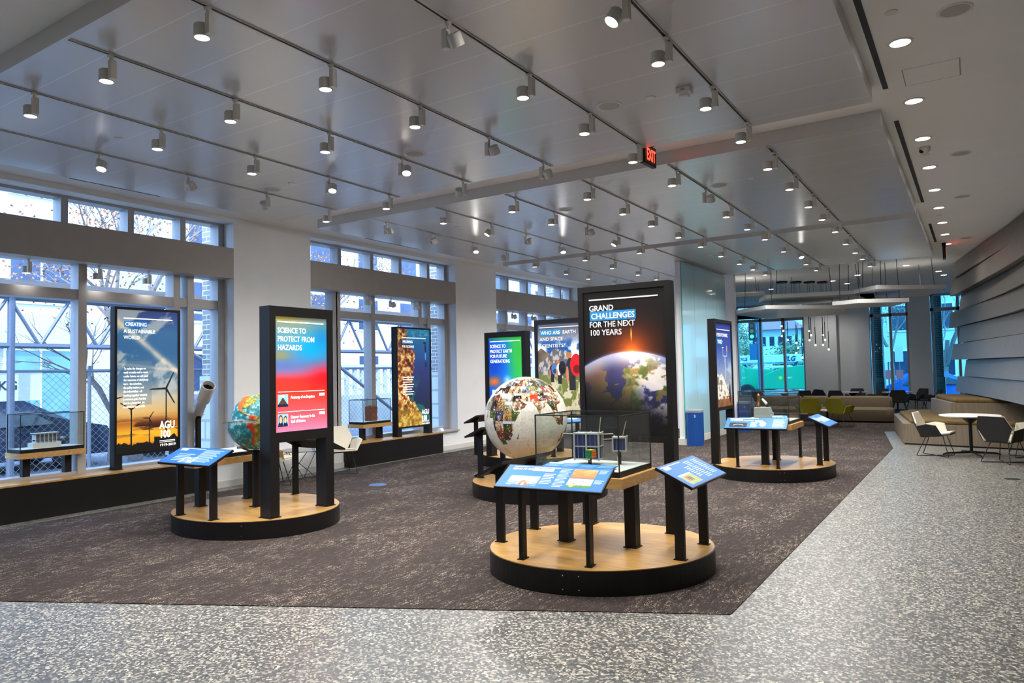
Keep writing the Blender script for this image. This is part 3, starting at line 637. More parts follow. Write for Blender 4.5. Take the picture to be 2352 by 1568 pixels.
def art_ocean(u, v):
    C = ramp(v, [(0, (.05, .09, .14)), (.2, (.07, .12, .26)), (.55, (.12, .18, .45)), (.8, (.03, .36, .62)), (1, (.08, .50, .68))])
    C = mixc(C, (.35, .72, .80), sstep(.55, .7, fbm(u * 14, v * 40, 2)) * sstep(.84, .95, v) * .6)
    edge = .40 + .10 * np.sin(v * 11 + .9) + .2 * (fbm(v * 9, u * 3, 4) - .5) + .28 * (fbm(u * 12, v * 26, 14) - .5) + .25 * sstep(.35, .05, v); n = fbm(u * 16, v * 34, 6); n2 = fbm(u * 30, v * 60, 9)
    K = ramp(n, [(.2, (.16, .06, .06)), (.42, (.50, .20, .10)), (.52, (.72, .46, .18)), (.62, (.86, .70, .40)), (.8, (.95, .86, .70))]); K = mixc(K, (.72, .62, .20), sstep(.3, .1, v) * .6); K = mixc(K, (.20, .06, .06), np.exp(-(((u - .2) / .3) ** 2 + ((v - .83) / .05) ** 2)) * .7)
    K = K * (.6 + .8 * n2[..., None]); C = np.where((u < edge)[..., None], K, C); C = mixc(C, (.06, .38, .36), ((u > edge) & (u < edge + .22)) * sstep(.42, .6, n) * sstep(.6, .3, v))
    C = mixc(C, (.08, .12, .22), (ell(u, v, .86, .80, .025, .05) < 1) | (ell(u, v, .84, .86, .05, .012) < 1)); C = mixc(C, (.35, .60, .85), ell(u, v, .86, .72, .02, .04) < 1); C = mixc(C, (.06, .07, .12), ell(u, v, .87, .63, .03, .03) < 1)
    return C
def art_tools(u, v):
    C = ramp(v, [(0, (.45, .30, .20)), (.08, (.50, .40, .34)), (.12, (.62, .64, .68)), (.4, (.55, .62, .74)), (.5, (.42, .52, .72)), (.7, (.20, .30, .62)), (1, (.14, .20, .52))])
    C = mixc(C, (.80, .83, .88), sstep(.5, .65, fbm(u * 3, v * 9, 4)) * sstep(.6, .42, v) * .7)
    m = .36 - .5 * np.clip(u - .35, 0, 1) + .05 * fbm(u * 12, u * 0, 3); C = np.where((v < m)[..., None] & (v > .09)[..., None], mixc(full(u, (.52, .48, .44)), (.94, .92, .88), sstep(.38, .5, fbm(u * 10, v * 18, 7))), C)
    C = mixc(C, (.62, .40, .22), (v < .12) * sstep(.45, .55, fbm(u * 9, v * 16, 15)))
    def r(x0, x1, y0, y1, c=(.85, .87, .9)):
        nonlocal C
        C = np.where(((u > x0) & (u < x1) & (v > y0) & (v < y1))[..., None], full(u, c), C)
    r(.56, .585, .32, .6); r(.44, .72, .6, .608); r(.44, .455, .6, .71); r(.705, .72, .6, .66); r(.69, .735, .66, .73, (.92, .66, .42)); r(.40, .50, .70, .71); r(.36, .37, .72, .78); r(.36, .46, .775, .785)
    r(.5, .7, .31, .316, (.3, .35, .45)); C = mixc(C, (.10, .10, .13), ell(u, v, .84, .15, .05, .12) < 1); C = mixc(C, (.75, .25, .2), ell(u, v, .84, .285, .03, .015) < 1)
    return C
def photo_boat(u, v):
    C = ramp(v, [(0, (.25, .38, .45)), (.55, (.55, .70, .74)), (.62, (.80, .88, .90)), (1, (.42, .66, .82))]); C = mixc(C, (.80, .88, .92), sstep(.5, .62, fbm(u * 9, v * 16, 3)) * (v < .55) * .7)
    C = mixc(C, (.62, .36, .18), (np.abs(u - .52 - .1 * (.5 - v)) < .17 * (.62 - v) * 2) & (v < .5)); C = mixc(C, (.75, .62, .52), (np.abs(u - .55) < .05) & (v < .35)); return C
def photo_sand(u, v): return mixc(ramp(v, [(0, (.55, .35, .20)), (.5, (.72, .48, .25)), (1, (.80, .58, .32))]), (.55, .35, .2), sstep(.4, .7, fbm(u * 5, v * 8, 2)) * .5)
def photo_field(u, v):
    C = ramp(v, [(0, (.22, .42, .15)), (.3, (.30, .52, .20)), (.32, (.86, .88, .88)), (1, (.90, .91, .92))]); C = mixc(C, (.80, .82, .42), ell(u, v, .22, .22, .1, .16) < 1); C = mixc(C, (.55, .36, .28), ell(u, v, .27, .46, .04, .07) < 1)
    C = mixc(C, (.2, .22, .24), ((np.abs(u - .62) < .01) & (v < .85)) | ((np.abs(v - .8) < .015) & (np.abs(u - .66) < .1)) | ((np.abs(v - .42) < .02) & (np.abs(u - .5) < .07))); return C
def photo_field2(u, v):
    C = mixc(full(u, (.48, .55, .32)), (.62, .62, .42), fbm(u * 6, v * 6, 3)); 
    for cx in (.3, .45, .6): C = mixc(C, (.15, .15, .18) if cx != .3 else (.7, .2, .2), ell(u, v, cx, .5, .05, .25) < 1)
    return mixc(C, (.85, .82, .8), v > .86)
def photo_dark(u, v): return mixc(full(u, (.10, .10, .11)), (.85, .83, .78), np.exp(-((np.hypot((u - .5) * 1.0, (v - .35)) - .28) / .03) ** 2) * (v > .4))
def photo_bug(u, v): return mixc(full(u, (.16, .40, .72)), (.90, .90, .86), (ell(u, v, .55, .42, .22, .30) < 1) | (ell(u, v, .30, .72, .30, .08) < 1))
def photo_pale(u, v): return mixc(full(u, (.42, .58, .74)), (.80, .82, .80), sstep(.45, .6, fbm(u * 6, v * 5, 8)))
def lect_art(base, pics):
    def f(u, v):
        C = full(u, base) + (fbm(u * 2, v * 2, 1)[..., None] - .5) * .03
        for (a, b, c, d, fn) in pics:
            m = (u > a) & (u < c) & (v > b) & (v < d); C = np.where(m[..., None], fn((u - a) / (c - a), (v - b) / (d - b)), C)
        return C
    return f
LB = (.16, .40, .70)
# world outlines (lon, lat) for the two globes
LANDS = [[(-17, 15), (-13, 27), (-6, 35), (10, 37), (20, 32), (32, 31), (35, 28), (43, 12), (51, 12), (42, -2), (40, -15), (35, -24), (27, -34), (18, -34), (12, -17), (9, -1), (9, 4), (-8, 4)], [(44, -25), (49, -15), (50, -13), (47, -25)],
    [(-9, 37), (-9, 43), (-1, 44), (-5, 48), (4, 52), (8, 57), (5, 62), (25, 71), (40, 67), (70, 73), (100, 77), (140, 73), (180, 69), (160, 60), (140, 55), (135, 43), (127, 38), (122, 31), (120, 23), (108, 20), (107, 10), (101, 13), (103, 2), (98, 10), (95, 16), (90, 22), (80, 15), (77, 8), (73, 18), (67, 25), (57, 26), (50, 30), (56, 24), (60, 22), (52, 15), (44, 13), (35, 28), (36, 36), (27, 37), (23, 37), (18, 41), (12, 45), (16, 38), (8, 44), (3, 42), (0, 38)],
    [(114, -22), (122, -18), (131, -12), (142, -11), (153, -27), (150, -38), (140, -37), (130, -32), (115, -34)], [(96, 5), (104, -5), (118, -9), (118, 5), (109, 2)],
    [(-168, 66), (-155, 71), (-125, 70), (-95, 72), (-80, 73), (-65, 60), (-55, 52), (-66, 44), (-75, 36), (-81, 31), (-80, 25), (-84, 30), (-97, 27), (-97, 20), (-91, 19), (-87, 21), (-88, 16), (-83, 14), (-77, 9), (-85, 10), (-95, 15), (-105, 20), (-110, 25), (-118, 34), (-124, 42), (-130, 54), (-150, 60), (-165, 55)],
    [(-78, 9), (-72, 12), (-60, 9), (-50, 0), (-35, -6), (-40, -22), (-48, -28), (-58, -38), (-66, -46), (-68, -55), (-74, -50), (-71, -30), (-70, -18), (-81, -5), (-78, 2)], [(-55, 60), (-45, 60), (-20, 70), (-20, 82), (-60, 82), (-70, 77)]]
def land(lon, lat):
    x = lon + 4 * (fbm(lon * .12, lat * .12, 5) - .5); y = lat + 4 * (fbm(lon * .12 + 9, lat * .12, 8) - .5); r = np.zeros(lon.shape, bool)
    for P in LANDS:
        c = np.zeros(lon.shape, bool)
        for (x1, y1), (x2, y2) in zip(P, P[1:] + P[:1]):
            c ^= ((y1 > y) != (y2 > y)) & (x < (x2 - x1) * (y - y1) / (y2 - y1 + 1e-9) + x1)
        r |= c
    return r
def globe_mesh(name, parent, R, fn, m, lon_to, az, lat0=-90, lat1=90, nu=300, nv=150, disp=None, seed=0):
    """sphere with one colour per face; longitude lon_to faces the compass azimuth az (radians, in the parent's frame)"""
    lo = np.linspace(-180, 180, nu + 1); la = np.linspace(lat0, lat1, nv + 1); LO, LA = np.meshgrid(lo, la)
    rr = R if disp is None else R + disp(LO, LA); A = np.radians(LO - lon_to) + az; B = np.radians(LA)
    co = np.stack([rr * np.cos(B) * np.cos(A), rr * np.cos(B) * np.sin(A), rr * np.sin(B)], -1).reshape(-1, 3)
    i = np.arange(nv)[:, None] * (nu + 1) + np.arange(nu)[None, :]; F = np.stack([i, i + 1, i + nu + 2, i + nu + 1], -1).reshape(-1, 4)
    LOc, LAc = np.meshgrid((lo[1:] + lo[:-1]) / 2, (la[1:] + la[:-1]) / 2); C = slin(fn(LOc, LAc)).reshape(-1, 3)
    me = bpy.data.meshes.new(name); me.vertices.add(len(co)); me.vertices.foreach_set('co', co.ravel()); me.loops.add(F.size); me.loops.foreach_set('vertex_index', F.ravel().astype(np.int32))
    me.polygons.add(len(F)); me.polygons.foreach_set('loop_start', (np.arange(len(F)) * 4).astype(np.int32)); me.update(calc_edges=True)
    me.polygons.foreach_set('use_smooth', [True] * len(F))
    at = me.attributes.new('art', 'FLOAT_COLOR', 'FACE'); at.data.foreach_set('color', np.concatenate([C, np.ones((len(C), 1))], 1).ravel().astype(np.float32))
    me.materials.append(m); o = bpy.data.objects.new(name, me); COL.objects.link(o); o.parent = parent; return o
def photo_globe(lon, lat):
    s = 13.0; cx = np.floor(lon / s); cy = np.floor(lat / s); L = land(lon, lat); fu = lon / s - cx; fv = lat / s - cy
    pal = np.array([(.28, .34, .16), (.52, .42, .24), (.16, .18, .24), (.66, .52, .30), (.35, .42, .50), (.12, .10, .10), (.70, .62, .50), (.30, .24, .18), (.48, .50, .34), (.80, .72, .58), (.20, .26, .12), (.45, .25, .16)])
    base = pal[(_h(cx, cy, 4) * 11.99).astype(int)]; n = fbm(lon * .55, lat * .6, 3, 4); n2 = vnoise(lon * 1.1, lat * 1.3, 11)
    P = base * (.35 + 1.2 * n[..., None]); P = np.where((fv > .72)[..., None] & (_h(cx, cy, 9) > .78)[..., None], full(lon, (.70, .80, .90)), P)
    per = (ell(fu, fv, .3 + .4 * _h(cx, cy, 6), .25, .16, .34) < 1); P = np.where(per[..., None], np.where((n2 > .5)[..., None], full(lon, (.14, .12, .14)), full(lon, (.62, .40, .30))), P)
    P = np.where((n > .76)[..., None], full(lon, (.93, .91, .88)), P); P = np.where(((n2 < .10) & (_h(cx, cy, 2) > .6))[..., None], full(lon, (.80, .22, .14)), P)
    red = (cx == 5) & (cy == 2); P = np.where(red[..., None], np.where(((fv > .75) & (fv < .86) & (n2 > .4))[..., None], full(lon, (.95, .6, .3)), full(lon, (.86, .20, .10))), P)
    O = full(lon, (.82, .81, .76)) * (.93 + .10 * _h(cx, cy, 12))[..., None]; O = O * (1 - .10 * sstep(.5, .75, n) * (_h(cx, cy, 3) > .4))[..., None]
    return np.where(L[..., None], P, O)
def relief_col(lon, lat):
    L = land(lon, lat); n = fbm(lon * .16, lat * .16, 6); w = np.where(lat > 12, -104 + .0 * lat, -66 + .02 * lat)
    C = ramp(n, [(.3, (.10, .42, .48)), (.5, (.20, .58, .62)), (.62, (.45, .74, .76)), (.75, (.80, .88, .88))]); T = ramp(n, [(.3, (.42, .46, .10)), (.5, (.60, .62, .20)), (.65, (.85, .68, .30)), (.8, (.93, .86, .62))])
    T = mixc(T, (.86, .40, .14), sstep(12, -4, lon - w)); T = mixc(T, (.78, .24, .08), sstep(4, -4, lon - w) * (lat < 12)); return np.where(L[..., None], T, C)
def relief_disp(lon, lat): return .008 * land(lon, lat) + .012 * (fbm(lon * .3, lat * .3, 6, 3) - .5) * (.4 + land(lon, lat))
# ------------------------------------------------------------------ exhibits
PZ = .20
def platform(cx, cy, rx, ry, rot, label, bolts):
    t = thing('oval_platform', label, 'platform', (cx, cy, 0), 0, 'oval exhibit platforms')
    A = math.radians(rot); n = 96
    def ring(s): return [(s * (rx * math.cos(a) * math.cos(A) - ry * math.sin(a) * math.sin(A)), s * (rx * math.cos(a) * math.sin(A) + ry * math.sin(a) * math.cos(A))) for a in [2 * PI * k / n for k in range(n)]]
    MB().prism(ring(1.0), .0, PZ - .006).build('skirt', SKIRT, t)
    MB().prism(ring(.993), PZ - .006, PZ).build('deck', WOOD, t)
    for a in bolts:
        for dz in (.05, .155):
            a_ = math.radians(a) - A; r_ = ring(1.0)[int(round(a_ / (2 * PI) * n)) % n]; p = Vector((r_[0], r_[1], dz))
            MB().lathe([(.0, .004), (.006, .003), (.007, -.002)], c=p, n=8, M=Matrix.Rotation(math.atan2(p.y, p.x), 4, 'Z') @ Matrix.Rotation(PI / 2, 4, 'Y')).build('fastener', CHROME, t)
    return t
platform(-2.81, 5.68, .98, .86, 40, 'large oval wood-topped platform in front carrying the small satellites case', (281, 286))
platform(-7.15, 5.40, .99, .88, 6, 'oval wood-topped platform at the left carrying the relief globe', (308, 311))
platform(-2.75, 11.77, .98, .86, 60, 'oval wood-topped platform at the right rear before the olive chairs', (292, 296))
platform(-5.22, 8.65, .96, .93, 0, 'oval wood-topped platform behind the front one, under the white photo globe', (285, 290))
platform(-6.98, 11.36, .98, .90, 0, 'farthest oval wood-topped platform behind the white photo globe', (285, 290))

def post(parent, x, y, z0, z1, sx, sy, name='post'):
    m = MB().box(x - sx / 2, x + sx / 2, y - sy / 2, y + sy / 2, z0, z1); m.box(x - sx / 2 - .012, x + sx / 2 + .012, y - sy / 2 - .012, y + sy / 2 + .012, z0, z0 + .008)
    return m.build(name, BLACK, parent)

def tower(loc, rz, W, D, H, zb, label, art, inner, res, frame=.05, m=ART, legs=.10, name='display_tower', cat='display panel', group='poster towers', recess=0.012, et=None):
    """front faces local -Y; root at the foot"""
    t = thing(name, label, cat, loc, rz, group); w = W / 2
    if zb > .02:
        post(t, -w + legs / 2, D / 2, 0, zb, legs, D); post(t, w - legs / 2, D / 2, 0, zb, legs, D)
    f = MB(); e = frame; et = et or frame
    f.box(-w, w, 0, D, H - et, H); f.box(-w, w, 0, D, zb, zb + et); f.box(-w, -w + e, 0, D, zb + et, H - et); f.box(w - e, w, 0, D, zb + et, H - et)
    f.box(-w + e, w - e, recess + .004, D - .01, zb + et, H - et)
    f.build('frame', BLACK, t)
    ph = picture(inner, t, -w + e, w - e, zb + et, H - et, *res, art, m, y=recess)
    return t, ph
def rule(parent, x0, x1, z, m, y=-.002, h=.012): return MB().box(x0, x1, y - .001, y + .002, z, z + h).build('title_rule', m, parent)
def boxed(parent, body, x, z, size, m, width, y, box=BLUEINK, pad=.35):
    MB().box(x - size * .18, x + width + size * .18, y + .0006, y + .002, z - size * .24, z + size * .95).build('highlight_bar', box, parent)
    lettering(parent, body, x, z, size, m, width=width, y=y - .0005, bold=.018)

# 1 grand challenges
t, ph = tower((-2.83, 6.30, PZ), 0, .96, .12, 2.345, .83, 'tallest black poster tower, Earth from space with a glowing orange sunrise', art_grand, 'poster', (190, 310), .055)
y = .008; L = -.36
rule(ph, L, .36, 2.205, TEXTW, y, .012)
lettering(ph, 'GRAND', L, 2.10, .078, TEXTW, width=.26, y=y, bold=.018)
boxed(ph, 'CHALLENGES', L + .02, 2.022, .078, TEXTW, .46, y)
lettering(ph, 'FOR THE NEXT', L, 1.94, .078, TEXTW, width=.48, y=y, bold=.012)
lettering(ph, '100 YEARS', L, 1.86, .078, TEXTW, width=.33, y=y, bold=.012)
# 2 who are
t, ph = tower((-5.10, 9.18, PZ), 0, .96, .12, 2.29, .83, 'black poster tower with hikers in a mountain valley and a red backpack', art_who, 'poster', (190, 290), .055)
L = -.39; rule(ph, L, .37, 2.165, TEXTW, y, .012)
boxed(ph, 'WHO ARE', L + .02, 2.065, .075, TEXTW, .34, y); lettering(ph, 'EARTH', .005, 2.065, .075, TEXTW, width=.215, y=y, bold=.015)
lettering(ph, 'AND SPACE', L, 1.97, .072, TEXTW, width=.40, y=y, bold=.015); lettering(ph, 'SCIENTISTS?', L, 1.87, .072, TEXTW, width=.43, y=y, bold=.015)
# 3 hazards kiosk, faces +X
t, ph = tower((-6.36, 5.42, PZ), PI / 2, .90, .17, 2.29, .80, 'black touchscreen kiosk with a red and teal screen about hazards', art_hazard, 'screen', (150, 260), .08, ARTS, .12, 'touchscreen_kiosk', 'kiosk', 'touchscreen kiosks', .02, .11)
y = .016; L = -.33; rule(ph, L, .32, 2.115, TEXTE, y, .013)
for s, z, w in (('SCIENCE TO', 2.00, .39), ('PROTECT FROM', 1.905, .51), ('HAZARDS', 1.81, .33)): lettering(ph, s, L, z, .085, TEXTE, width=w, y=y + .003, bold=.007)
rule(ph, L, .33, 1.345, TEXTE, y, .006); rule(ph, L, .33, 1.125, TEXTE, y, .006)
lettering(ph, 'Anatomy of an Eruption', L + .17, 1.27, .048, TEXTE, width=.34, y=y, bold=.012)
lettering(ph, 'Disaster Recovery in the\nGulf of Mexico', L + .17, 1.05, .048, TEXTE, width=.34, y=y, bold=.012, line=1.0)
for z in (1.30, 1.085): MB().box(.25, .33, y - .001, y + .001, z - .012, z + .02).build('button', TEXTE, ph)
# 4 future kiosk, faces -Y
t, ph = tower((-7.06, 10.58, PZ), 0, .88, .17, 2.24, .80, 'black touchscreen kiosk with a blue and green screen behind the photo globe', art_future, 'screen', (120, 220), .08, ARTS, .12, 'touchscreen_kiosk', 'kiosk', 'touchscreen kiosks', .02, .10)
L = -.33; rule(ph, L, .32, 2.065, TEXTE, y, .013)
for s, z, w in (('SCIENCE TO', 1.955, .34), ('PROTECT EARTH', 1.865, .47), ('FOR FUTURE', 1.775, .36), ('GENERATIONS', 1.685, .42)): lettering(ph, s, L, z, .085, TEXTE, width=w, y=y + .003, bold=.007)
# 5 tools, faces +X
t, ph = tower((-3.44, 11.66, PZ), PI / 2, .95, .12, 2.30, .83, 'black poster tower with a weather mast on blue sky and a snowy crag', art_tools, 'poster', (150, 260), .055)
y = .008; L = -.36; rule(ph, L, .36, 2.13, TEXTW, y, .013); lettering(ph, 'EVER-EVOLVING', L, 2.02, .08, TEXTW, width=.58, y=y, bold=.012)
boxed(ph, 'TOOLS', L + .03, 1.91, .08, TEXTW, .24, y)
# 6 wind farm poster on the window bench
t, ph = tower((-10.08, 5.76, .46), PI / 2, .98, .12, 2.29, .19, 'black-framed wind-farm sunset poster standing on the window bench', art_sustain, 'poster', (190, 380), .035, ARTL, .11)
L = -.36; rule(ph, L, .37, 2.125, TEXTL, y, .016); boxed(ph, 'CREATING', L + .02, 2.025, .072, TEXTL, .31, y, BLUEL)
lettering(ph, 'A SUSTAINABLE', L, 1.925, .072, TEXTL, width=.46, y=y, bold=.012); lettering(ph, 'WORLD', L, 1.835, .072, TEXTL, width=.23, y=y, bold=.012)
lettering(ph, 'To make the changes we\nneed to make and to reach\na safer future, we will need\nthe resources of everybody\nhere - the scientists,\nthe policy makers, and\nthe industrialists - all\nworking together towards\na common goal. And that\ngoal is a planet that can\ncontinue to support life.', L, 1.40, .046, TEXTL, width=.36, y=y, bold=.012, line=1.18)
lettering(ph, 'AGU\n100', .17, .53, .15, TEXTL, width=.24, y=y, bold=.03, line=.9); lettering(ph, '1919-2019', .17, .27, .05, TEXTL, width=.24, y=y, bold=.02)
MB().box(.17, .41, y - .001, y, .345, .355).box(.17, .41, y - .001, y, .325, .333).build('caption_lines', TEXTL, ph)
# 7 reef poster
t, ph = tower((-9.86, 11.36, .44), PI / 2, 1.10, .14, 2.25, .16, 'black-framed coral reef and diver poster standing on the farther window bench', art_ocean, 'poster', (170, 320), .035, ARTL, .13)
L = -.38; rule(ph, L + .02, .38, 2.02, TEXTL, y, .016); boxed(ph, 'PROBING', L + .03, 1.925, .068, TEXTL, .30, y, BLUEL); lettering(ph, 'THE OCEANS', L, 1.825, .068, TEXTL, width=.38, y=y, bold=.012)
m = MB()
for k in range(8): m.box(L + .02, L + .36 - (k * 7 % 3) * .03, y - .001, y, 1.20 - k * .05, 1.218 - k * .05)
m.build('caption_lines', TEXTL, ph)
lettering(ph, 'AGU\n100', .22, .42, .14, TEXTL, width=.24, y=y, bold=.03, line=.9); lettering(ph, '1919-2019', .22, .20, .05, TEXTL, width=.24, y=y, bold=.02)
MB().box(.22, .46, y - .001, y, .275, .285).box(.22, .46, y - .001, y, .255, .263).build('caption_lines', TEXTL, ph)

# lecterns: reader stands on local -Y
def lectern(cx, cy, rz, label, pics=None, W=.90, title=None, lines=(), zc=.67):
    t = thing('reading_lectern', label, 'lectern', (cx, cy, PZ), rz, 'blue reading lecterns')
    tilt = math.radians(25); M = Matrix.Translation((0, 0, zc)) @ Matrix.Rotation(tilt, 4, 'X'); D = .165
    for sx in (-.29, .29):
        post(t, sx, .02, 0, zc - .022 + .02 * math.tan(tilt), .034, .078)
        MB().add([(sx - .012, -.09, zc - .062), (sx - .012, .12, zc + .036), (sx - .012, .03, zc - .085), (sx + .012, -.09, zc - .062), (sx + .012, .12, zc + .036), (sx + .012, .03, zc - .085)], [(0, 1, 2), (5, 4, 3), (0, 3, 4, 1), (1, 4, 5, 2), (2, 5, 3, 0)]).build('bracket', BLACK, t)
    MB().box(-W / 2, W / 2, -D, D, -.022, 0, M).build('panel', BLACK, t)
    M2 = M @ Matrix.Rotation(-PI / 2, 4, 'X')
    g = picture('graphic', t, -W / 2 + .008, W / 2 - .008, -D + .008, D - .008, 220, 80, lect_art(LB, pics or []), ART, y=-.0015, M=M2)
    for x0, x1, z0, n, dz, h in lines:
        m = MB()
        for k in range(n): m.box(x0, x1 - ((k * 13) % 5) * (x1 - x0) * .05, -.0028, -.0018, z0 - k * dz - h, z0 - k * dz, M2)
        m.build('caption_lines', GREYTXT, g)
    if title: title(g, M2)
    return t
def t_rise(g, M):
    MB().box(-.40, .02, -.003, -.0018, .132, .139, M).build('title_rule', TEXTW, g)
    lettering(g, 'RISING TO THE', -.40, .090, .034, TEXTW, width=.185, y=-.0025, bold=.016, M=M, shear=.18)
    MB().box(-.21, -.03, -.0026, -.0018, .082, .121, M).build('highlight_bar', TEXTW, g); lettering(g, 'CHALLENGE', -.20, .090, .034, DKTXT, width=.16, y=-.003, bold=.012, M=M, shear=.18)
def t_two(a, b_, hl):
    def f(g, M):
        MB().box(-.40, .02, -.003, -.0018, .132, .139, M).build('title_rule', TEXTW, g)
        if a: lettering(g, a, -.39, .097, .028, TEXTW, width=.03 * len(a) * .62, y=-.0025, bold=.016, M=M)
        if hl: MB().box(-.39 + .03 * len(a) * .62 + .01, -.39 + .03 * len(a) * .62 + .13, -.0026, -.0018, .092, .125, M).build('highlight_bar', TEXTW, g)
        if b_: lettering(g, b_, -.39, .063, .028, TEXTW, width=.02 * len(b_), y=-.0025, bold=.016, M=M)
    return f
lectern(-2.85, 4.93, math.radians(6), 'blue lectern headed RISING TO THE CHALLENGE at the front of the satellites platform', [(.09, .10, .38, .52, photo_boat), (.66, .52, .88, .92, photo_sand), (.66, .12, .88, .50, photo_field)], .92, t_rise, [(-.09, .01, .05, 7, .022, .010), (.03, .125, .13, 14, .019, .007), (.36, .43, .13, 4, .014, .006), (.36, .43, -.01, 4, .014, .006)])
lectern(-2.00, 5.78, PI / 2, 'blue lectern on the right edge of the satellites platform, beside the tall tower', [(.08, .08, .38, .50, photo_field2)], .88, t_two('', '', True), [(-.06, .04, .06, 7, .022, .010), (.06, .20, .12, 12, .021, .008), (.24, .36, .12, 11, .021, .008)])
lectern(-3.64, 5.60, -PI / 2, 'black-backed lectern turned away at the left edge of the satellites platform')
lectern(-2.80, 10.99, math.radians(5), 'blue lectern headed EXPLORE ANOTHER WORLD on the right rear platform', [(.07, .10, .36, .52, photo_dark), (.48, .10, .72, .85, photo_bug)], .90, t_two('THE', 'TO EXPLORE ANOTHER WORLD', True), [(-.08, .03, .03, 7, .022, .009), (.24, .42, .12, 13, .019, .007)])
lectern(-2.02, 11.95, PI / 2, 'pale blue lectern at the right end of the rear platform before the olive chairs', [(.3, .35, .9, .75, photo_pale), (.1, .5, .25, .85, photo_pale)], .84)
lectern(-2.79, 12.62, PI, 'lectern with narrow posts turned away behind the rear instrument case')
lectern(-7.18, 4.62, math.radians(2), 'light blue lectern at the front of the relief globe platform', [(.35, .08, .62, .42, photo_pale)], .90, t_two('', '', True), [(-.30, -.02, .03, 5, .03, .012), (.05, .36, .12, 12, .02, .008)])
lectern(-7.12, 6.20, PI, 'black-backed lectern turned away behind the hazards kiosk')
lectern(-6.06, 8.66, -PI / 2, 'black-backed lectern turned away left of the white photo globe')
lectern(-7.80, 10.95, -PI / 2, 'farthest black-backed lectern turned away, left of the blue-green kiosk')
lectern(-6.18, 11.2, math.radians(70), 'small blue lectern seen through the glass case behind the photo globe', [(.4, .3, .8, .7, photo_pale)], .80)

# display cases
def case(cx, cy, z0, rz, label, sw, sd, legs, gz, top=None, group='glass display cases', thick=.085, legw=.10, base=None, inset=.04, glass=True, slabz=.55, tray=TEXTW):
    """slab underside at slabz, glass up to gz, all above z0"""
    t = thing('display_case', label, 'display case', (cx, cy, z0), rz, group)
    for lx, ly in legs: post(t, lx, ly, 0, slabz, legw, legw, 'leg')
    MB().box(-sw / 2, sw / 2, -sd / 2, sd / 2, slabz, slabz + thick).build('slab', SLABW, t, bevel=.002)
    a, b_ = sw / 2 - inset, sd / 2 - inset; zt = slabz + thick
    MB().box(-a, a, -b_, b_, zt, zt + .045).build('tray', BLACK, t)
    MB().box(-a + .012, a - .012, -b_ + .012, b_ - .012, zt + .045, zt + .047).build('tray_lining', mat('tray_lining', hexc('c9cbc6'), .6, vary=.02), t)
    if glass:
        zb = zt + .045; g = MB(); th = .006; a -= .004; b_ -= .004
        g.box(-a, a, -b_, -b_ + th, zb, gz); g.box(-a, a, b_ - th, b_, zb, gz); g.box(-a, -a + th, -b_ + th, b_ - th, zb, gz); g.box(a - th, a, -b_ + th, b_ - th, zb, gz); g.box(-a + th, a - th, -b_ + th, b_ - th, gz - th, gz)
        gl = g.build('glass_cover', GLCASE, t); e = MB(); r = .0045
        for sx in (-1, 1):
            for sy in (-1, 1): e.box(sx * a - r, sx * a + r, sy * b_ - r, sy * b_ + r, zb, gz + r)
        for sy in (-1, 1): e.box(-a, a, sy * b_ - r, sy * b_ + r, gz - r, gz + r)
        for sx in (-1, 1): e.box(sx * a - r, sx * a + r, -b_, b_, gz - r, gz + r)
        e.build('edge_seal', mat('seal_black', hexc('18191a'), .4), gl)
    return t, zt + .047
c, ct = case(-2.86, 5.68, PZ, 0, 'glass display case with small satellite models on the front platform', .88, .76, [(-.27, -.05), (.34, .02)], 1.135)
zt = PZ + ct
case(-7.83, 5.43, PZ, 0, 'wood slab table with black top holding a microscope behind the relief globe', .68, 1.24, [(.06, -.36), (.10, .28)], 0, glass=False, slabz=.49, thick=.075, legw=.09, group='wood slab tables')
c2, ct2 = case(-2.77, 11.72, PZ, 0, 'glass display case with a grey field instrument on the right rear platform', .84, .90, [(-.02, -.28), (.0, .36)], 1.135)
case(-6.62, 11.55, PZ, 0, 'small wood slab table glimpsed behind the photo globe', .50, .70, [(.0, -.2), (.0, .2)], 0, glass=False, slabz=.53, group='wood slab tables')
c3, ct3 = case(-10.10 - .19, 4.50, .46, 0, 'glass case with a small white-plinthed ship-like model on the near window bench', .40, .80, [(.02, -.26), (.02, .24)], .84, slabz=.28, thick=.07, legw=.085, inset=.015)
c4, ct4 = case(-10.12, 10.30, .44, 0, 'glass case with a carved reddish clay block on the farther window bench', .42, .80, [(.0, -.22), (.0, .26)], .79, slabz=.245, thick=.07, legw=.09, inset=.015)

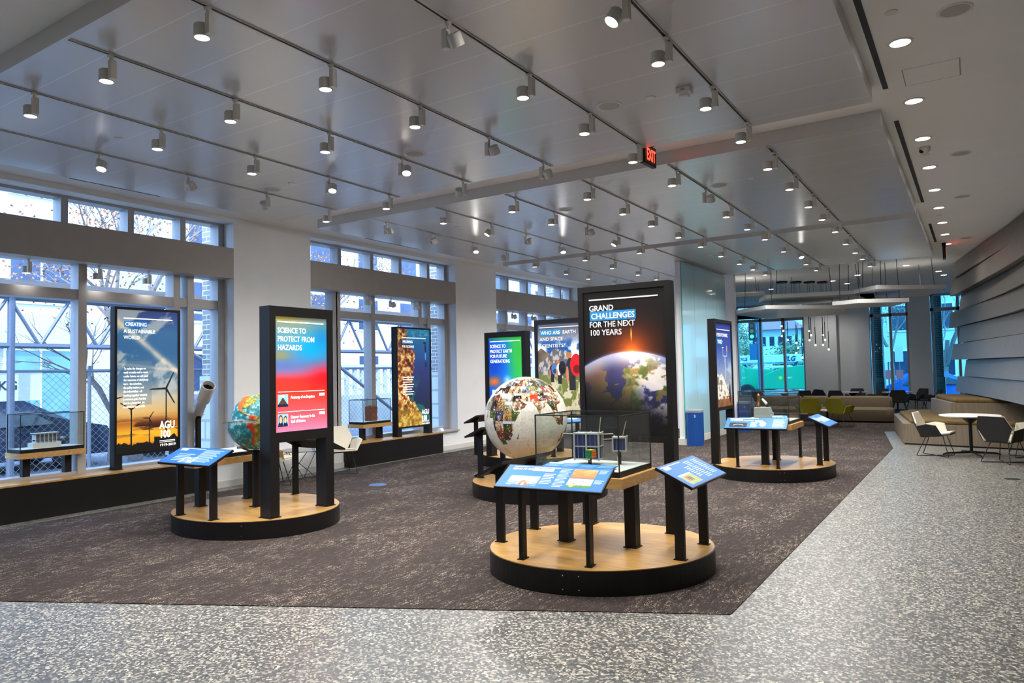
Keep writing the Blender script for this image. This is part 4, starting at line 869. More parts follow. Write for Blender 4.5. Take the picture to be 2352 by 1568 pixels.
# contents of the satellites case
SOL = mat('solar_cell', hexc('1f2f66'), .2, vary=.35, scale=14); FRM = mat('satellite_frame', hexc('b9bab6'), .4, metal=.3, vary=.03); GOLD = mat('cell_busbar', hexc('c9c2a8'), .35, metal=.4)
ROD = mat('antenna_brass', hexc('b7ab8c'), .4, metal=.4)
def cubesat(loc, rz, label, nx, nz, s, post_h, ants):
    t = thing('satellite_model', label, 'satellite model', loc, rz, 'satellite models in the case'); w = nx * s / 2; d = s / 2 * (1.25 if nx > 1 else 1); z0 = post_h; h = nz * s
    MB().tube([(0, 0, 0), (0, 0, z0)], .008, 10).build('stand_rod', BLACK, t)
    MB().box(-w + .006, w - .006, -d + .006, d - .006, z0 + .004, z0 + h - .004).build('solar_panel', SOL, t)
    f = MB(); r = .0065
    for i in range(nx + 1):
        x = -w + i * s
        for y in (-d, d): f.box(x - r, x + r, y - r, y + r, z0 - .012, z0 + h + .012)
    for k in range(nz + 1):
        z = z0 + k * s
        for y in (-d, d): f.box(-w, w, y - r, y + r, z - r * .8, z + r * .8)
        for x in (-w, w): f.box(x - r, x + r, -d, d, z - r * .8, z + r * .8)
    f.box(-w, w, -d, d, z0 + h - .003, z0 + h + .003); f.build('frame', FRM, t)
    b = MB()
    for i in range(nx):
        for q in (.3, .72): b.box(-w + (i + q) * s - .0007, -w + (i + q) * s + .0007, -d - .001, -d + .008, z0 + .012, z0 + h - .012)
    for q in (.3, .72): b.box(w - .008, w + .001, -d + q * 2 * d - .0015, -d + q * 2 * d + .0015, z0 + .012, z0 + h - .012)
    b.build('busbar', GOLD, t)
    for p0, p1 in ants: MB().tube([p0, p1], .004, 6).build('antenna', ROD, t)
    return t
zt2 = zt
cubesat((-2.93, 5.72, zt2), math.radians(10), 'larger blue solar-celled cube satellite model, two by two cells', 2, 2, .112, .05, [((.09, .03, .27), (.105, .05, .42)), ((-.11, .0, .265), (-.25, .03, .265)), ((.11, .0, .265), (.24, -.04, .275))])
cubesat((-2.66, 5.80, zt2), math.radians(18), 'smaller single-cube satellite model on a thin rod beside the larger one', 1, 1, .115, .125, [((.02, .02, .24), (.055, .03, .38)), ((-.057, 0, .225), (-.16, .03, .215)), ((-.03, -.02, .125), (-.01, -.08, .0))])
pc = thing('puzzle_cube', 'small colourful twisting puzzle cube in front of the larger satellite', 'toy', (-2.83, 5.56, zt2 + .075), math.radians(-14))
MB().box(-.035, .035, -.035, .035, 0, .07).build('core', BLACK, pc, bevel=.003)
MB().tube([(0, 0, -.075), (0, 0, 0)], .007, 8).build('stand_rod', BLACK, pc)
for nm, colr, fn in (('green', '148a3c', lambda i, k: ('y', -.0355, i, k)), ('orange', 'f07a22', lambda i, k: ('x', .0355, i, k)), ('yellow', 'e8d820', lambda i, k: ('z', .0705, i, k))):
    m = MB(); e = .0095
    for i in (-1, 0, 1):
        for k in (-1, 0, 1):
            a, p, _, _ = fn(i, k); A, B = i * .0225, k * .0225
            if a == 'y': m.box(A - e, A + e, p - .0006, p + .0008, .035 + B - e, .035 + B + e)
            elif a == 'x': m.box(p - .0008, p + .0006, A - e, A + e, .035 + B - e, .035 + B + e)
            else: m.box(A - e, A + e, B - e, B + e, p - .0008, p + .0006)
    m.build('sticker_face', mat('sticker_' + nm, hexc(colr), .35), pc)
def label_panel(loc, rz, label, w, d, tilt=20, hi=.06):
    t = thing('label_panel', label, 'label', loc, rz); M = Matrix.Translation((0, 0, hi / 2 + .004)) @ Matrix.Rotation(math.radians(tilt), 4, 'X')
    MB().box(-w / 2, w / 2, -d / 2, d / 2, -.005, 0, M).build('board', BLACK, t); M2 = M @ Matrix.Rotation(-PI / 2, 4, 'X')
    g = picture('graphic', t, -w / 2, w / 2, -d / 2, d / 2, 60, 14, lect_art((.20, .50, .78), []), ART, y=-.001, M=M2)
    m = MB()
    for i in range(4):
        for k in range(4): m.box(-w / 2 + .02 + i * w / 4, -w / 2 + .02 + (i + .78) * w / 4, -.002, -.001, d * .25 - k * d * .15, d * .25 - k * d * .15 + .006, M2)
    m.build('caption_lines', GREYTXT, g); MB().box(-w / 2 + .01, -w / 2 + .15, -.002, -.001, d * .3, d * .45, M2).build('highlight_bar', TEXTW, g)
    return t
label_panel((-2.89, 5.44, zt), 0, 'long blue label strip inside the satellites case behind the front lectern', .66, .18, 6, .02)

# instrument in the rear case
z3 = PZ + ct2; t = thing('field_instrument', 'grey metal field instrument with a brass mast in the rear case', 'instrument', (-2.83, 11.70, z3))
GR = mat('instrument_grey', hexc('8d918f'), .45, vary=.04); BRS = mat('brass', hexc('9a6a3c'), .3, metal=.8)
MB().add([(-.15, -.12, .0), (.12, -.12, 0), (.12, .12, 0), (-.15, .12, 0), (-.15, -.12, .19), (.06, -.12, .19), (.06, .12, .19), (-.15, .12, .19)], [(3, 2, 1, 0), (4, 5, 6, 7), (0, 1, 5, 4), (1, 2, 6, 5), (2, 3, 7, 6), (3, 0, 4, 7)]).build('housing', GR, t, bevel=.006)
MB().lathe([(.03, .19), (.03, .24), (.022, .25), (.022, .36), (.028, .37), (.016, .40), (.0, .41)], c=(-.10, 0, 0), n=14).build('mast', BRS, t, smooth=True)
MB().tube([(-.04, 0, .32), (.03, -.04, .25)], [.018, .022], 12).build('sensor', WFIX, t)
MB().lathe([(.02, 0), (.02, .03), (.014, .04), (0, .04)], c=(.02, .05, .19), n=10).build('knob', BLACK, t)
for k in range(3): MB().tube([(.09 - k * .012, -.02 + k * .03, .10 - k * .04), (.135 - k * .008, -.02 + k * .03, .09 - k * .04)], .014, 10).build('connector', CHROME, t)
label_panel((-2.56, 11.46, z3), math.radians(20), 'small blue label inside the rear instrument case', .22, .14, 30, .07)

# items on the window benches
z4 = .46 + ct3; t = thing('engine_model', 'white and black lattice ship-like model on a white block in the bench case', 'model', (-10.27, 4.47, z4), 0)
MB().box(-.07, .07, -.17, .17, 0, .065).build('plinth', WFIX, t); mm = MB().box(-.05, .05, -.13, .13, .165, .185).box(-.035, .035, -.13, .13, .085, .105)
mm.box(-.03, .03, -.12, .12, .105, .165).build('hull', mat('model_grey', hexc('5f6468'), .4, vary=.3, scale=40), t)
m = MB()
for k in range(6): m.box(-.052, .052, -.13 + k * .05, -.124 + k * .05, .065, .175)
m.box(-.055, .055, -.15, .15, .18, .19).build('lattice', mat('model_white', hexc('c8cbcd'), .4), t)
z5 = .44 + ct4; t = thing('clay_block', 'reddish carved clay block with a crumbled top in the farther bench case', 'artifact', (-10.12, 10.33, z5), .2)
bm = bmesh.new(); bmesh.ops.create_cube(bm, size=1.0); bmesh.ops.subdivide_edges(bm, edges=bm.edges, cuts=9, use_grid_fill=True)
for v in bm.verts:
    p = v.co.copy(); nse = (fbm(np.array([p.x * 5 + p.y * 7]), np.array([p.z * 6 + p.y * 3]), 3)[0] - .5)
    v.co = Vector((p.x * .16 * (1 + .3 * nse), p.y * .19 * (1 + .2 * nse), (p.z + .5) * .285 + (.05 * nse if p.z > .3 else 0)))
    if p.z > .45: v.co.z += .012 * math.sin(p.y * 17) - .02 * (abs(p.y) < .2)
me = bpy.data.meshes.new('block'); bm.to_mesh(me); bm.free(); me.materials.append(mat('red_clay', hexc('7d4632'), .8, vary=.3, scale=30, bump=.5)); o = bpy.data.objects.new('block', me); COL.objects.link(o); o.parent = t
t = thing('telescope', 'white refractor telescope tilted upward on a black post by the near windows', 'telescope', (-10.12, 6.57, .46), 0)
TW = mat('telescope_white', hexc('d8d4ce'), .35, vary=.02)
post(t, 0, 0, 0, .66, .06, .06)
dr = Vector((.72, -.20, .70)).normalized(); MT = Matrix.Translation((.03, 0, .74)) @ dr.to_track_quat('Z', 'Y').to_matrix().to_4x4()
MB().lathe([(.0, -.32), (.062, -.32), (.066, -.30), (.066, .22), (.092, .26), (.096, .60), (.088, .60), (.086, .52), (.0, .52)], n=32, M=MT).build('tube', TW, t, smooth=True)
MB().lathe([(.0, .521), (.0855, .521)], n=32, M=MT).build('lens', mat('dark_lens', (.01, .01, .012), .1), t)
MB().lathe([(.0, -.60), (.034, -.60), (.034, -.46), (.050, -.44), (.054, -.32), (0, -.32)], n=20, M=MT).build('focuser', TW, t, smooth=True)
MB().lathe([(0, -.68), (.026, -.68), (.028, -.60), (0, -.60)], n=14, M=MT).build('eyepiece', BLACK, t)
for zz in (-.12, -.26):
    for a in (.4, 2.7): MB().tube([MT @ Vector((.06 * math.cos(a), .06 * math.sin(a), zz)), MT @ Vector((.115 * math.cos(a), .115 * math.sin(a), zz))], .013, 10).build('knob', TW, t)
MB().tube([(0, 0, .64), (.03, 0, .72)], .04, 12).build('mount', BLACK, t)

# window benches
def bench(y0, y1, xf, h, label):
    t = thing('window_bench', label, 'bench', (xf, (y0 + y1) / 2, 0), 0, 'black window benches'); L = (y1 - y0) / 2
    MB().box(-.47, 0, -L, L, 0, h - .02).build('base', SKIRT, t); MB().box(-.47, .004, -L, L, h - .02, h).build('top', WOOD, t); return t
bench(-.5, 6.62, -9.86, .46, 'long black plinth bench with wood top under the near windows')
bench(9.42, 12.10, -9.72, .44, 'black plinth bench with wood top under the reef poster')
t = thing('paper_card', 'small white folded card lying on the sill right of the reef bench', 'card', (-9.98, 12.45, .436), .3)
MB().plate([(-.05, -.09, 0), (.05, -.09, 0), (.02, -.09, .07), (-.02, -.09, .07)], .18).build('sheet', TEXTW, t)

# relief globe on its stand
t = thing('relief_globe', 'raised-relief globe of the Americas in a clear dish on a black post', 'globe', (-7.14, 5.38, PZ))
toc = math.atan2(-5.38, 7.14)
MB().tube([(0, 0, 0), (0, 0, .66)], .045, 16).build('post', BLACK, t); MB().box(-.06, .06, -.06, .06, 0, .008).build('foot_plate', BLACK, t)
for k in range(3):
    a = 2 * PI * k / 3 + .4; MB().tube([(0, 0, .64), (.09 * math.cos(a), .09 * math.sin(a), .66), (.17 * math.cos(a), .17 * math.sin(a), .70)], .012, 8).build('cradle_arm', BLACK, t)
RG = art_mat('relief_print', .45)
g1 = globe_mesh('upper_hemisphere', t, .275, relief_col, RG, -62, toc, 0, 90, 260, 70, relief_disp); g1.location = (0, 0, 1.03)
g2 = globe_mesh('lower_hemisphere', t, .318, relief_col, RG, -62, toc, -90, 2, 260, 70, relief_disp); g2.location = (0, 0, .985)
MB().lathe([(.345 * math.sin(a), .985 - .345 * math.cos(a)) for a in [PI / 2 * k / 14 for k in range(15)]] + [(.37, .987), (.37, .991), (.32, .991)], n=40).build('clear_dish', glass_mat('dish_clear', (.86, .93, .94), 1.0), t, smooth=True)
# photo globe
t = thing('photo_globe', 'large white globe with continents made of small photographs', 'globe', (-5.29, 8.43, PZ))
MB().lathe([(.20, 0), (.20, .015), (.05, .02), (.05, .20), (.22, .26), (.22, .285), (.0, .285)], n=28).build('stand', BLACK, t)
g = globe_mesh('sphere', t, .58, photo_globe, art_mat('glossy_photo', .15, 0, .6), 58, math.atan2(-8.43, 5.29), -90, 90, 520, 260); g.location = (0, 0, .865)

# microscope and papers on the slab table
z6 = PZ + .49 + .075 + .047
t = thing('microscope', 'black microscope on the slab table behind the relief globe', 'microscope', (-7.90, 5.78, z6), .6)
MB().box(-.07, .07, -.09, .09, 0, .02).build('base', BLACK, t, bevel=.005); MB().tube([(0, .06, .02), (0, .07, .12), (0, .03, .20)], .016, 10).build('arm', BLACK, t)
MB().tube([(0, -.02, .09), (0, -.03, .20), (0, -.10, .25)], [.016, .02, .018], 12).build('eyepiece_tube', BLACK, t); MB().box(-.045, .045, -.06, .03, .065, .075).build('stage', WFIX, t)
t = thing('printed_card', 'flat blue and red printed card on the slab table', 'card', (-7.72, 5.22, z6), 0)
picture('print', t, -.2, .2, -.14, .14, 30, 20, lambda u, v: ramp(u, [(0, (.75, .80, .90)), (.4, (.20, .38, .75)), (.7, (.80, .25, .3)), (1, (.85, .82, .85))]), ART, M=Matrix.Translation((0, 0, .003)) @ Matrix.Rotation(-PI / 2, 4, 'X'))
MB().box(-.2, .2, -.14, .14, 0, .0028).build('sheet', WFIX, t)
# ------------------------------------------------------------------ lounge furniture
DKFAB = mat('charcoal_fabric', hexc('3a3636'), .9, vary=.15, scale=120); SHELLB = mat('black_shell', hexc('1b1817'), .5, vary=.06)
CREAM = mat('cream_fabric', hexc('d2cbb9'), .9, vary=.05, scale=120); OLIVE = mat('olive_fabric', hexc('7d7410'), .95, vary=.12, scale=90); WIRE = mat('wire_black', hexc('171717'), .4, metal=.3)
TAUPE = mat('taupe_fabric', hexc('5f5240'), .95, vary=.09, scale=110); MOSS = mat('moss_fabric', hexc('604c26'), .95, vary=.25, scale=7); TABW = mat('table_white', hexc('e6e3de'), .3, vary=.01)
def chair(label, shell, pad, base, group, name='shell_chair', wings=True):
    """faceted shell chair, sitter faces local -Y"""
    t = thing(name, label, 'chair', (0, 0, 0), 0, group); th = .022; zs = .40
    seat = [(-.20, -.30, zs + .03), (.20, -.30, zs + .03), (.25, -.05, zs - .01), (.20, .19, zs - .035), (-.20, .19, zs - .035), (-.25, -.05, zs - .01)]
    back = [(-.17, .185, zs - .03), (.17, .185, zs - .03), (.29, .25, .60), (.21, .33, .80), (-.21, .33, .80), (-.29, .25, .60)]
    def arm(s): return [(s * .22, -.17, zs + .0), (s * .25, -.02, zs - .01), (s * .20, .19, zs - .03), (s * .28, .22, .57), (s * .335, .06, .61), (s * .345, -.10, .59)]
    def lay(pts, t_, flip): return pts[::-1] if flip else pts
    # outer shell under / behind, pad inside
    def off(pts, d): return [tuple(Vector(p) + Vector(d)) for p in pts]
    MB().plate(off(seat, (0, 0, -.02)), .02).build('seat_shell', shell, t, bevel=.006); MB().plate(seat, .035).build('seat_pad', pad, t, bevel=.014)
    MB().plate(off(back, (0, .018, -.003)), .018).build('back_shell', shell, t, bevel=.006)
    MB().plate(back, .03).build('backrest', pad, t, bevel=.012)
    for s in (-1, 1):
        A = arm(s) if s > 0 else arm(s)[::-1]
        MB().plate(off(A, (s * .020, 0, 0)), .018).build('arm_shell', shell, t, bevel=.006)
        MB().plate(A, .022).build('armrest', pad, t, bevel=.01)
    if base == 'sled':
        for s in (-1, 1):
            MB().tube([(s * .14, .12, zs - .045), (s * .24, .26, .012), (s * .22, .24, .008), (-s * .22, -.24, .008), (-s * .24, -.26, .012), (-s * .15, -.16, zs - .01)], .007, 8).build('leg', WIRE, t)
        MB().tube([(-.15, -.16, zs - .015), (-.14, .12, zs - .048), (.14, .12, zs - .048), (.15, -.16, zs - .015)], .007, 8, closed=True).build('seat_frame', WIRE, t)
    else:
        for sx in (-1, 1):
            for y0, y1 in ((-.17, -.25), (.14, .25)): MB().tube([(sx * .15, y0, zs - .04), (sx * .25, y1, 0)], [.013, .009], 8).build('leg', WIRE, t)
    return t
def put(c, x, y, rz): c.location = (x, y, 0); c.rotation_euler = (0, 0, rz); return c
def D(a): return math.radians(a)
# cream and black chairs by the timber wall (sitter direction = rz - 90deg)
c0 = put(chair('cream chair with black shell left of the white round table, facing it', SHELLB, CREAM, 'sled', 'cream and black shell chairs'), -.68, 15.42, D(80))
copy_tree(c0, (.36, 14.78, 0), D(148), 'cream chair with black shell cut by the right frame edge, back turned to us')
copy_tree(c0, (.75, 15.8, 0), D(-80), 'cream chair right of the white round table, mostly hidden behind another chair')
w0 = put(chair('white shell chair in front of the reef bench, right of the wire table', CREAM, CREAM, 'sled', 'white shell chairs by the window pier'), -9.38, 8.80, D(62))
copy_tree(w0, (-9.42, 7.36, 0), D(155), 'white shell chair half hidden behind the hazards kiosk, left of the wire table')
y0_ = put(chair('olive chair with its back to us, right one in front of the long sofa', OLIVE, OLIVE, 'sled', 'olive shell chairs'), -3.22, 21.75, D(158))
copy_tree(y0_, (-4.05, 21.75, 0), D(200), 'olive chair seen through the rear instrument case, left one before the sofa')
k0 = put(chair('charcoal chair with its back to us beside the right end of the sofa', DKFAB, DKFAB, 'legs', 'charcoal dining chairs'), -2.30, 28.55, D(180))
for x, y, rz, lab in [(-1.85, 29.9, D(-48), 'charcoal chair right of the far window table, before the white wall'), (-1.36, 29.1, D(-75), 'charcoal chair farthest right, nearest the stepped seating'), (-4.72, 29.05, D(130), 'charcoal chair half hidden at the left of the middle far table'),
                      (-4.2, 28.2, D(165), 'charcoal chair with its back to us at the middle far table'), (-3.88, 30.0, D(-5), 'charcoal chair behind the middle far table'), (-3.22, 28.5, D(95), 'charcoal chair seen edge-on right of the middle far table'), (-3.12, 29.75, D(-40), 'charcoal chair between the middle and right far tables'),
                      (-6.95, 28.4, D(150), 'charcoal chair at the left far table, before the green crane'), (-5.5, 28.2, D(215), 'charcoal chair right of the left far table'), (-5.5, 29.5, D(260), 'charcoal chair at the far left table beside the window post')]:
    copy_tree(k0, (x, y, 0), rz, lab)
put(chair('black chair cut by the left frame edge on the carpet', SHELLB, SHELLB, 'sled', None), -7.98, 2.62, D(-60))

def pedestal(x, y, r, h, label, group):
    t = thing('round_table', label, 'table', (x, y, 0), 0, group)
    MB().lathe([(.0, h - .03), (r - .03, h - .03), (r, h - .012), (r, h - .006), (r - .01, h), (.0, h)], n=40).build('tabletop', TABW, t)
    MB().lathe([(.028, .05), (.03, h - .16), (.17, h - .035), (.17, h - .03)], n=16).build('column', WIRE, t)
    for k in range(4):
        a = PI / 2 * k + .35; MB().tube([(0, 0, .06), (.42 * r / .5 * math.cos(a), .42 * r / .5 * math.sin(a), .035), (.48 * r / .5 * math.cos(a), .48 * r / .5 * math.sin(a), .012)], [.022, .016, .012], 8).build('foot', WIRE, t)
    return t
pedestal(-.12, 15.75, .50, .745, 'white round pedestal table on the terrazzo before the stepped seating', 'white pedestal tables')
pedestal(-2.42, 29.4, .50, .70, 'white round table by the far right window', 'white pedestal tables'); pedestal(-3.85, 29.1, .48, .71, 'white round table before the white far pier', 'white pedestal tables'); pedestal(-6.2, 28.7, .52, .70, 'white round table before the green crane window', 'white pedestal tables')
t = thing('side_table', 'dark round low table on crossed wire legs between the white chairs', 'table', (-9.38, 7.99, 0)); MB().lathe([(0, .49), (.36, .49), (.37, .495), (.37, .502), (0, .505)], n=36).build('tabletop', mat('smoked_top', hexc('3c3f46'), .15), t)
for k in range(3):
    a = 2 * PI * k / 3; b_ = a + 2.4; MB().tube([(.30 * math.cos(a), .30 * math.sin(a), .49), (.30 * math.cos(b_), .30 * math.sin(b_), .01), (.30 * math.cos(b_ - .9), .30 * math.sin(b_ - .9), .01), (.30 * math.cos(a + .5), .30 * math.sin(a + .5), .49)], .006, 6).build('leg', WIRE, t)
MB().box(-.04, .04, -.03, .03, .507, .525).build('notepad', TABW).location = (-9.28, 8.14, 0)
tag(bpy.data.objects['notepad'], 'small white pad lying on the dark wire-legged table', 'pad')
t = thing('coffee_table', 'low table with pale top between the olive chairs', 'table', (-3.65, 22.3, 0)); MB().lathe([(0, .40), (.33, .40), (.33, .425), (0, .425)], n=32).build('tabletop', TABW, t); MB().lathe([(.2, 0), (.2, .015), (.03, .02), (.03, .40)], n=20).build('pedestal', WIRE, t)

# long sofa
t = thing('sofa', 'long taupe sofa with rounded ends across the lounge', 'sofa', (-4.1, 23.75, 0))
def loft(x0, x1, prof, n=40, er=.35):
    P = len(prof); vs = []; xs = [x0 + (x1 - x0) * k / n for k in range(n + 1)]; cy = sum(p[0] for p in prof) / P
    fs = []
    for x in xs:
        e = min(x - x0, x1 - x) / er; s = 1 if e >= 1 else math.sqrt(max(0, 1 - (1 - e) ** 2)) * .55 + .45
        vs += [(x, cy + (y - cy) * s, z if e >= 1 else z * (.86 + .14 * s)) for y, z in prof]
    for i in range(n):
        for k in range(P): fs.append((i * P + k, (i + 1) * P + k, (i + 1) * P + (k + 1) % P, i * P + (k + 1) % P))
    fs += [tuple(range(P)), tuple(n * P + k for k in range(P))[::-1]]
    return MB().add(vs, fs)
loft(-2.0, 2.05, [(-.42, .05), (-.46, .2), (-.42, .38), (-.30, .44), (.45, .44), (.50, .30), (.48, .05)]).build('seat_base', TAUPE, t, smooth=True)
for i, (a, b_) in enumerate([(-1.95, -.55), (-.545, .22), (.225, 1.98)]): loft(a, b_, [(.08, .40), (.10, .55), (.18, .72), (.28, .765), (.40, .75), (.47, .60), (.48, .40)], 30, .06 if i == 1 else .12).build('backrest', TAUPE, t, smooth=True)

# stepped seating at the timber wall
t = thing('stepped_seat', 'lower step of the stepped seating, tan wood plinth with moss cushion', 'bench', (0, 0, 0), 0, 'stepped seating')
Pl = [(-1.34, 17.33), (1.3, 16.85), (1.3, 21.6), (-1.55, 21.6), (-1.80, 20.7)]
MB().prism(Pl, .03, .44).build('plinth', TANW, t); MB().prism([(p[0] * .985 + .01, p[1] + .03) for p in Pl], 0, .03).build('kick', DKBLK, t)
MB().prism([(-1.20, 17.42), (1.2, 16.98), (1.2, 18.6), (-.2, 21.4), (-1.48, 21.4), (-1.66, 20.6)], .44, .52).build('cushion', MOSS, t, bevel=.03, seg=3)
t = thing('stepped_seat', 'upper step of the stepped seating against the timber wall', 'bench', (0, 0, 0), 0, 'stepped seating')
Pu = [(-.48, 18.0), (1.3, 17.8), (1.3, 21.5), (-.70, 21.5), (-.95, 20.4)]
MB().prism(Pu, .52, .86).build('plinth', TANW, t)
MB().prism([(-.40, 18.1), (1.2, 17.9), (1.2, 19.3), (.6, 20.9), (-.82, 20.9), (-.85, 20.35)], .86, .945).build('cushion', MOSS, t, bevel=.03, seg=3)

# bins
def bin_(x, y, label):
    t = thing('waste_bin', label, 'bin', (x, y, 0), 0, 'blue bins along the glass wall')
    def oval(s): return [(s * .17 * math.copysign(abs(math.cos(a)) ** .7, math.cos(a)), s * .20 * math.copysign(abs(math.sin(a)) ** .7, math.sin(a))) for a in [2 * PI * k / 40 for k in range(40)]]
    MB().prism(oval(1), 0, .74).build('body', mat('bin_blue', hexc('10468f'), .4, vary=.05), t); MB().prism(oval(1.01), .74, .79).build('rim', mat('bin_grey', hexc('8b8f95'), .4), t)
    m = MB(); m.tube([(.05 + .028 * math.cos(2 * PI * k / 20), -.196, .66 + .028 * math.sin(2 * PI * k / 20)) for k in range(20)], .003, 6, closed=True)
    for k in range(3):
        a = 2 * PI * k / 3 + .4; m.tube([(.05 + .012 * math.cos(a + q), -.196, .66 + .012 * math.sin(a + q)) for q in (0, .6, 1.2)], .003, 6)
    m.build('recycling_mark', TEXTW, t); return t
bin_(-5.26, 15.46, 'blue recycling bin against the near end of the glass wall'); bin_(-5.26, 19.45, 'grey-topped blue bin past the far end of the glass wall')
for x, y, lab, m, r in [(.39, 12.75, 'round black floor outlet cover set in the terrazzo', DKBLK, .10), (.58, 14.9, 'round dark floor outlet cover under the right-hand cream chair', DKBLK, .10)]:
    tag(MB().lathe([(0, .006), (r - .01, .006), (r, 0)], n=28).build('floor_outlet', m), lab, 'floor outlet', 'terrazzo floor outlets', (x, y, 0))
tag(MB().lathe([(0, .012), (.13, .012), (.14, .005)], n=28).build('floor_outlet', mat('blue_disc', hexc('39507c'), .4)), 'round blue floor outlet cover in the carpet', 'floor outlet', None, (-7.85, 8.14, 0))
o = MB().box(-.045, .045, 0, .006, -.07, .07).build('wall_socket', WFIX); tag(o, 'white wall socket low on the white window pier', 'socket', None, (XW, 7.75, .55)); o.rotation_euler = (0, 0, -PI / 2)

# ------------------------------------------------------------------ outside
ASPH = mat('asphalt', hexc('5f646c'), .9, vary=.1, scale=4); PAVE = mat('concrete_paving', hexc('85878a'), .9, vary=.06, scale=3)
struct(MB().box(-60, -12, -20, 90, -.3, -.14).box(-12, 40, 31, 90, -.3, -.14).build('street', ASPH)); struct(MB().box(-14.5, -10.6, -10, 32, -.14, -.05).build('sidewalk', PAVE))
FAC = mat('pale_stone', hexc('b9bbbd'), .8, vary=.05, scale=1.5); WINB = mat('facade_glass', hexc('2d3c57'), .12, vary=.25, scale=3); WINM = mat('facade_frame', hexc('e8e8e6'), .5); TEAL = mat('shop_glass', hexc('6f98a4'), .12, vary=.1, scale=2)
bld = thing('office_building', 'pale office building with a LIVE WELL sign across the street', 'building', (-24, 0, 0))
MB().box(-3, 0, -8, 12.6, -.2, 17).build('facade', FAC, bld)
for r in range(4):
    for k in range(9):
        y = -6.5 + k * 2.1; z = 4.15 + r * 3.3; f = MB().box(.0, .06, y - .92, y + .92, z - .08, z + 2.0).build('window', WINM, bld)
        MB().box(.06, .075, y - .84, y - .04, z, z + 1.92).box(.06, .075, y + .04, y + .84, z, z + 1.92).build('pane', WINB, f)
for k in range(9):
    y = -6.5 + k * 2.1; f = MB().box(.0, .06, y - 1, y + 1, -.1, 2.75).build('shop_window', WINM, bld); MB().box(.06, .075, y - .94, y - .03, .1, 2.65).box(.06, .075, y + .03, y + .94, .1, 2.65).build('pane', TEAL, f)
sg = MB().box(.05, .3, -7.5, 11.0, 2.85, 3.75).build('sign_band', mat('sign_grey', hexc('b3bac4'), .5), bld)
o = lettering(sg, 'LIVE   WELL', 9.4, 3.2, .34, TEXTW, width=1.75, y=0, bold=.02); o.matrix_local = Matrix.Translation((.31, 9.05, 3.2)) @ Matrix.Rotation(PI / 2, 4, 'Z') @ Matrix.Rotation(PI / 2, 4, 'X') @ Matrix.Scale(.8, 4)
b2 = thing('apartment_block', 'white building with dark windows farther along the street', 'building', (-27, 22, 0)); MB().box(-6, 0, -6, 24, -.2, 13).build('facade', mat('white_stucco', hexc('c4c6c8'), .8, vary=.03, scale=1), b2)
for r in range(4):
    for k in range(9): f = MB().box(0, .05, -5 + k * 3.2, -3.4 + k * 3.2, 1 + r * 3, 2.8 + r * 3).build('window', WINM, b2); MB().box(.05, .06, -4.9 + k * 3.2, -3.5 + k * 3.2, 1.1 + r * 3, 2.7 + r * 3).build('pane', WINB, f)
# covered walkway: roof deck, truss, posts
STL = mat('scaffold_steel', hexc('666d7c'), .5, metal=.3, vary=.06)
wk = thing('sidewalk_shed', 'grey steel truss sidewalk shed outside the windows', 'scaffold', (-14, 0, 0))
MB().box(-1.6, .1, -6, 30, 3.30, 3.42).box(-.02, .12, -6, 30, 3.24, 3.50).build('roof_deck', mat('weathered_board', hexc('6b635e'), .8, vary=.15, scale=3, stretch=(6, .4, 6)), wk)
tr = MB(); tr.tube([(0, -6, 3.2), (0, 30, 3.2)], .05, 6).tube([(0, -6, 2.35), (0, 30, 2.35)], .05, 6)
for k in range(36): tr.tube([(0, -6 + k, 2.35), (0, -5.5 + k, 3.2)], .032, 6).tube([(0, -5.5 + k, 3.2), (0, -5 + k, 2.35)], .032, 6)
tr.build('truss', STL, wk)
for y in (2.2, 5.55, 8.6, 12.3, 16.9, 21.5): MB().tube([(0, y, -.1), (0, y, 3.2)], .06, 10).build('post', STL, wk)
for y in (8.6, 12.3, 16.9): MB().tube([(0, y + .1, 2.4), (-.05, y + 3.4, .4)], .045, 8).build('brace', STL, wk)
fl = MB()
for x, y, z in ((-.8, 5.2, 3.24), (-.8, 9.5, 3.24), (-.8, 13.5, 3.24)): fl.box(x - .08, x + .08, y - .65, y + .65, z - .04, z + .03)
fl.build('tube_lamp', mat('tube_glow', (1, 1, 1), .3, emit=(.9, .97, 1), estr=4), wk)
# chain link fence
CH = mat('fence_wire', hexc('727a86'), .5, metal=.4)
fe = thing('chain_link_fence', 'chain-link fence with a grey notice board outside the near window', 'fence', (-14.3, 0, 0))
m = MB(); s = .13
for k in range(-16, 160):
    y = -2 + k * s
    for sg_ in (1, -1):
        ya, yb = (y, y + 2.0) if sg_ > 0 else (y + 2.0, y); p0, p1 = Vector((0, ya, -.1)), Vector((0, yb, 1.9))
        m.tube([p0, p1], .004, 3)
m.build('mesh', CH, fe)
m = MB(); m.tube([(0, -4, 1.9), (0, 20, 1.9)], .03, 8); m.build('top_rail', CH, fe)
for k in range(10): MB().tube([(0, -3 + k * 2.5, -.1), (0, -3 + k * 2.5, 2.0)], .035, 8).build('post', CH, fe)
nb = MB().box(.03, .05, 4.7, 6.15, 1.38, 1.88).build('notice_board', mat('notice_white', hexc('d5d8dc'), .5), fe)
o = lettering(nb, 'ISO KG', 0, 0, .22, mat('notice_ink', hexc('3c4650'), .5), bold=.02); o.matrix_local = Matrix.Translation((.055, 5.05, 1.58)) @ Matrix.Rotation(PI / 2, 4, 'Z') @ Matrix.Rotation(PI / 2, 4, 'X')
bw = thing('lattice_wall', 'white pierced screen wall across the street behind the reef window', 'wall', (-19, 0, 0)); m = MB().box(-.2, 0, 15, 34, -.2, 1.0)
m.box(-.2, 0, 15, 34, 1.95, 2.1)
